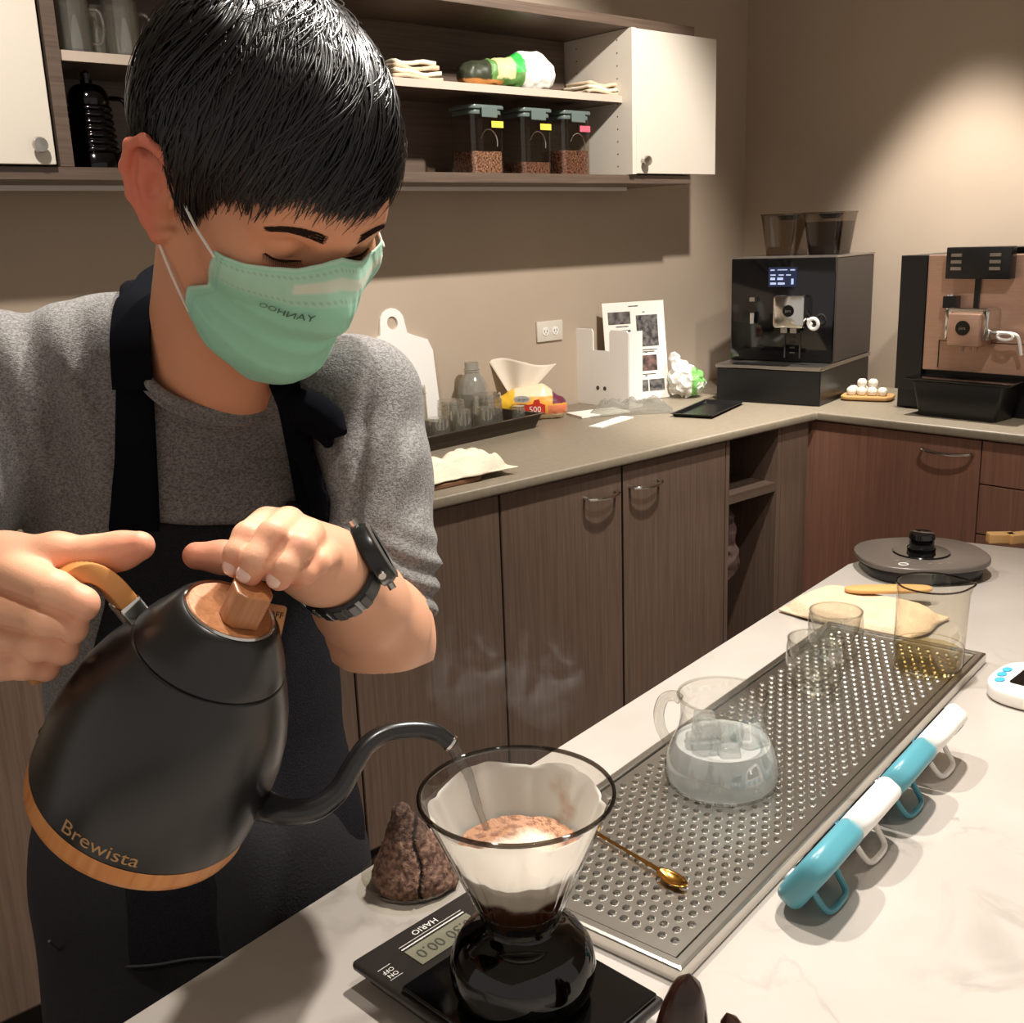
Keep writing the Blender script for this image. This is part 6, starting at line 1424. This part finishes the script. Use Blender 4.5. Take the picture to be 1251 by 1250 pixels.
for s in (-1, 1):
    mbb = MB()
    pl_ = [face_f(s*x, z) for x, z in ((.0195, -.0025), (.025, -.0038), (.033, -.0042), (.041, -.0028), (.0475, .0002))]
    mbb.tube(bez([p+[0, .0006, 0] for p in pl_], 5), list(np.interp(np.linspace(0, 1, 21), [0, .4, 1], [.0004, .0011, .0007])), 6)
    for k in range(26):
        u = k/25; x = .020+.0285*u; z = float(np.interp(x, [.0195, .025, .033, .041, .0475], [-.0025, -.0038, -.0042, -.0028, .0002])); a = face_f(s*x, z); mbb.tube([a, a+[s*.001*u, .003, -.0022], a+[s*.003*u, .0055, -.0028]], [.00028, .0002, .00008], 3)
    me = mbb.mesh('eyelashes'); Vb = h2w(np.array([v.co for v in me.vertices])); me.vertices.foreach_set('co', Vb.ravel()); link('eyelashes', me, 'brow_dark', person, world=True)['kind'] = 'stuff'

# ---------------- face mask
ms = SDF((-.1, -.06, -.15), (.1, .14, .04), .002)
ms.cap((0, .056, -.02), (0, .050, -.080), .052, .046, .03); ms.cap((0, .09, -.004), (0, .106, -.034), .012, .016, .03); ms.ell((0, .058, -.092), (.032, .034, .028), .03)
ms.ell((-.045, .03, -.035), (.026, .03, .035), .03); ms.ell((.045, .03, -.035), (.026, .03, .035), .03); ms.cap((-.052, .01, -.05), (-.04, .04, -.09), .015, .015, .02); ms.cap((.052, .01, -.05), (.04, .04, -.09), .015, .015, .02)
NU, NV = 90, 70; G = np.zeros((NV+1, NU+1, 3)); TT = np.zeros((NV+1, NU+1)); DD = np.zeros((NV+1, NU+1, 3)); OO = np.zeros((NV+1, NU+1, 3)); PP = np.zeros((NV+1, NU+1))
for j in range(NV+1):
    v = j/NV
    for i in range(NU+1):
        u = -1+2*i/NU; az = math.radians(float(np.interp(v, [0, .42, .62, 1], [52, 53, 66, 66]))*u*(1 if u < 0 else .79))
        zt_ = float(np.interp(abs(u), [0, .12, .35, .7, 1], [.003, .000, -.008, -.013, -.014])) if u < 0 else float(np.interp(u, [0, .3, 1], [.002, -.003, -.003])); zb_ = float(np.interp(abs(u), [0, .3, .7, 1], [-.122, -.119, -.104, -.086]))
        zz = zt_+(zb_-zt_)*v; o0 = np.array([0, .0, -.045+(zz+.045)*.55]); tgt = np.array([.07*math.sin(az), .07*math.cos(az), zz-.0]); d = tgt-np.array([0, 0, o0[2]]); d /= np.linalg.norm(d)
        ts_ = np.linspace(0, .16, 260); Q = o0+np.outer(ts_, d); S = np.minimum(ms.sample(Q), hs.sample(Q)-.0025); i1 = np.nonzero(S < 0)[0]; TT[j, i] = ts_[i1[-1]] if len(i1) else .06
        pleat = 0
        for pv, am in ((.36, .0022), (.52, .0024), (.68, .0020)):
            x_ = (v-pv-.06*(1-abs(u)**2)*(pv-.5)*2)/.028; pleat += am*(1/(1+math.exp(-x_*3)))*math.exp(-max(0, x_)*.35)*(1-abs(u)**4)*(1 if v > pv-.1 else 0)
        wr = .0010*mnoise.noise(Vector((u*5, v*6, 2)))+.0006*mnoise.noise(Vector((u*14, v*9, 5)))
        DD[j, i] = d; OO[j, i] = o0; PP[j, i] = .003+pleat+wr
S_ = TT.copy()
for _ in range(70): S_[:, 1:-1] = np.maximum(TT[:, 1:-1], .5*(S_[:, :-2]+S_[:, 2:]))
for _ in range(3): S_[1:-1, 1:-1] = .2*(S_[1:-1, 1:-1]+S_[:-2, 1:-1]+S_[2:, 1:-1]+S_[1:-1, :-2]+S_[1:-1, 2:])
G = OO+DD*(S_+PP)[..., None]
V = h2w(G.reshape(-1, 3)); W_ = NU+1
Fq = np.array([(j*W_+i, j*W_+i+1, (j+1)*W_+i+1, (j+1)*W_+i) for j in range(NV) for i in range(NU)])
jj, ii = np.divmod(np.arange(len(V)), W_); vv = jj/NV; uu = -1+2*ii/NU
C = np.tile(np.array(lin((150, 214, 186))), (len(V), 1)); pale = np.array(lin((196, 222, 200)))
C = blend(C, ((vv < .215) & (vv > .03))*.35, pale); C = blend(C, ((vv > .095) & (vv < .155) & (uu > -.35))*.7, lin((226, 226, 208)))
C = blend(C, ((vv < .025) | (np.abs(uu) > .965))*.5, lin((206, 226, 208)))
stitch = ((np.abs(vv-.06) < .008) | (np.abs(vv-.195) < .008)) & (ii % 2 == 0); C = blend(C, stitch*.5, lin((120, 160, 140)))
stitch = (np.abs(np.abs(uu)-.91) < .012) & (jj % 2 == 0); C = blend(C, stitch*.45, lin((120, 170, 150)))
me = np_mesh('face_mask', V, Fq); vcol(me, C)
m, nt, b = newmat('mask_fabric'); a_ = nt.nodes.new('ShaderNodeAttribute'); a_.attribute_name = 'albedo'; nt.links.new(a_.outputs['Color'], b.inputs['Base Color']); b.inputs['Roughness'].default_value = .75
b.inputs['Subsurface Weight'].default_value = .0; b.inputs['Sheen Weight'].default_value = .1; MATS['mask_fabric'] = m
mk_ = link('face_mask', me, 'mask_fabric', person, world=True); md = mk_.modifiers.new('thickness', 'SOLIDIFY'); md.thickness = .0012; md.offset = 1
# pale mirrored print on the mask
tm = text_mesh('YANHOO', .0062, .0001); 
co = np.array([v.co for v in tm.vertices]); out = []
for x, y, z in co:
    u = -.36+(-x)/.075; v = .275+y*-9; j = min(NV-1, max(0, v*NV)); i = min(NU-1, max(0, (u+1)/2*NU)); j0, i0 = int(j), int(i); fj, fi = j-j0, i-i0
    q = (G[j0, i0]*(1-fi)+G[j0, i0+1]*fi)*(1-fj)+(G[j0+1, i0]*(1-fi)+G[j0+1, i0+1]*fi)*fj; n_ = q-np.array([0, 0, -.045]); n_ /= np.linalg.norm(n_); out.append(q+n_*.0019)
tm.vertices.foreach_set('co', h2w(np.array(out)).ravel()); link('mask_print', tm, mat('print_green', (96, 130, 112), .7), mk_, world=True)
for s in (-1, 1):
    lp = MB(); ci = 0 if s < 0 else NU; top = G[3, ci]; bot = G[NV-3, ci]
    lp.tube(bez([h2w(q) for q in (top+[0, .003, 0], top*.5+np.array([s*.080, .006, .012])*.5+[s*.003, 0, 0], (s*.081, .000, .016), (s*.083, -.010, .031), (s*.080, -.026, .033))], 6), .0011, 6)
    lp.tube(bez([h2w(q) for q in (bot+[0, .003, 0], bot*.5+np.array([s*.076, -.004, -.040])*.5+[s*.003, 0, 0], (s*.0775, -.010, -.043), (s*.078, -.022, -.038), (s*.078, -.034, -.018))], 6), .0011, 6)
    lp.obj('ear_loop', mat('loop_white', (240, 232, 222), .8), mk_, smooth=True, world=True)
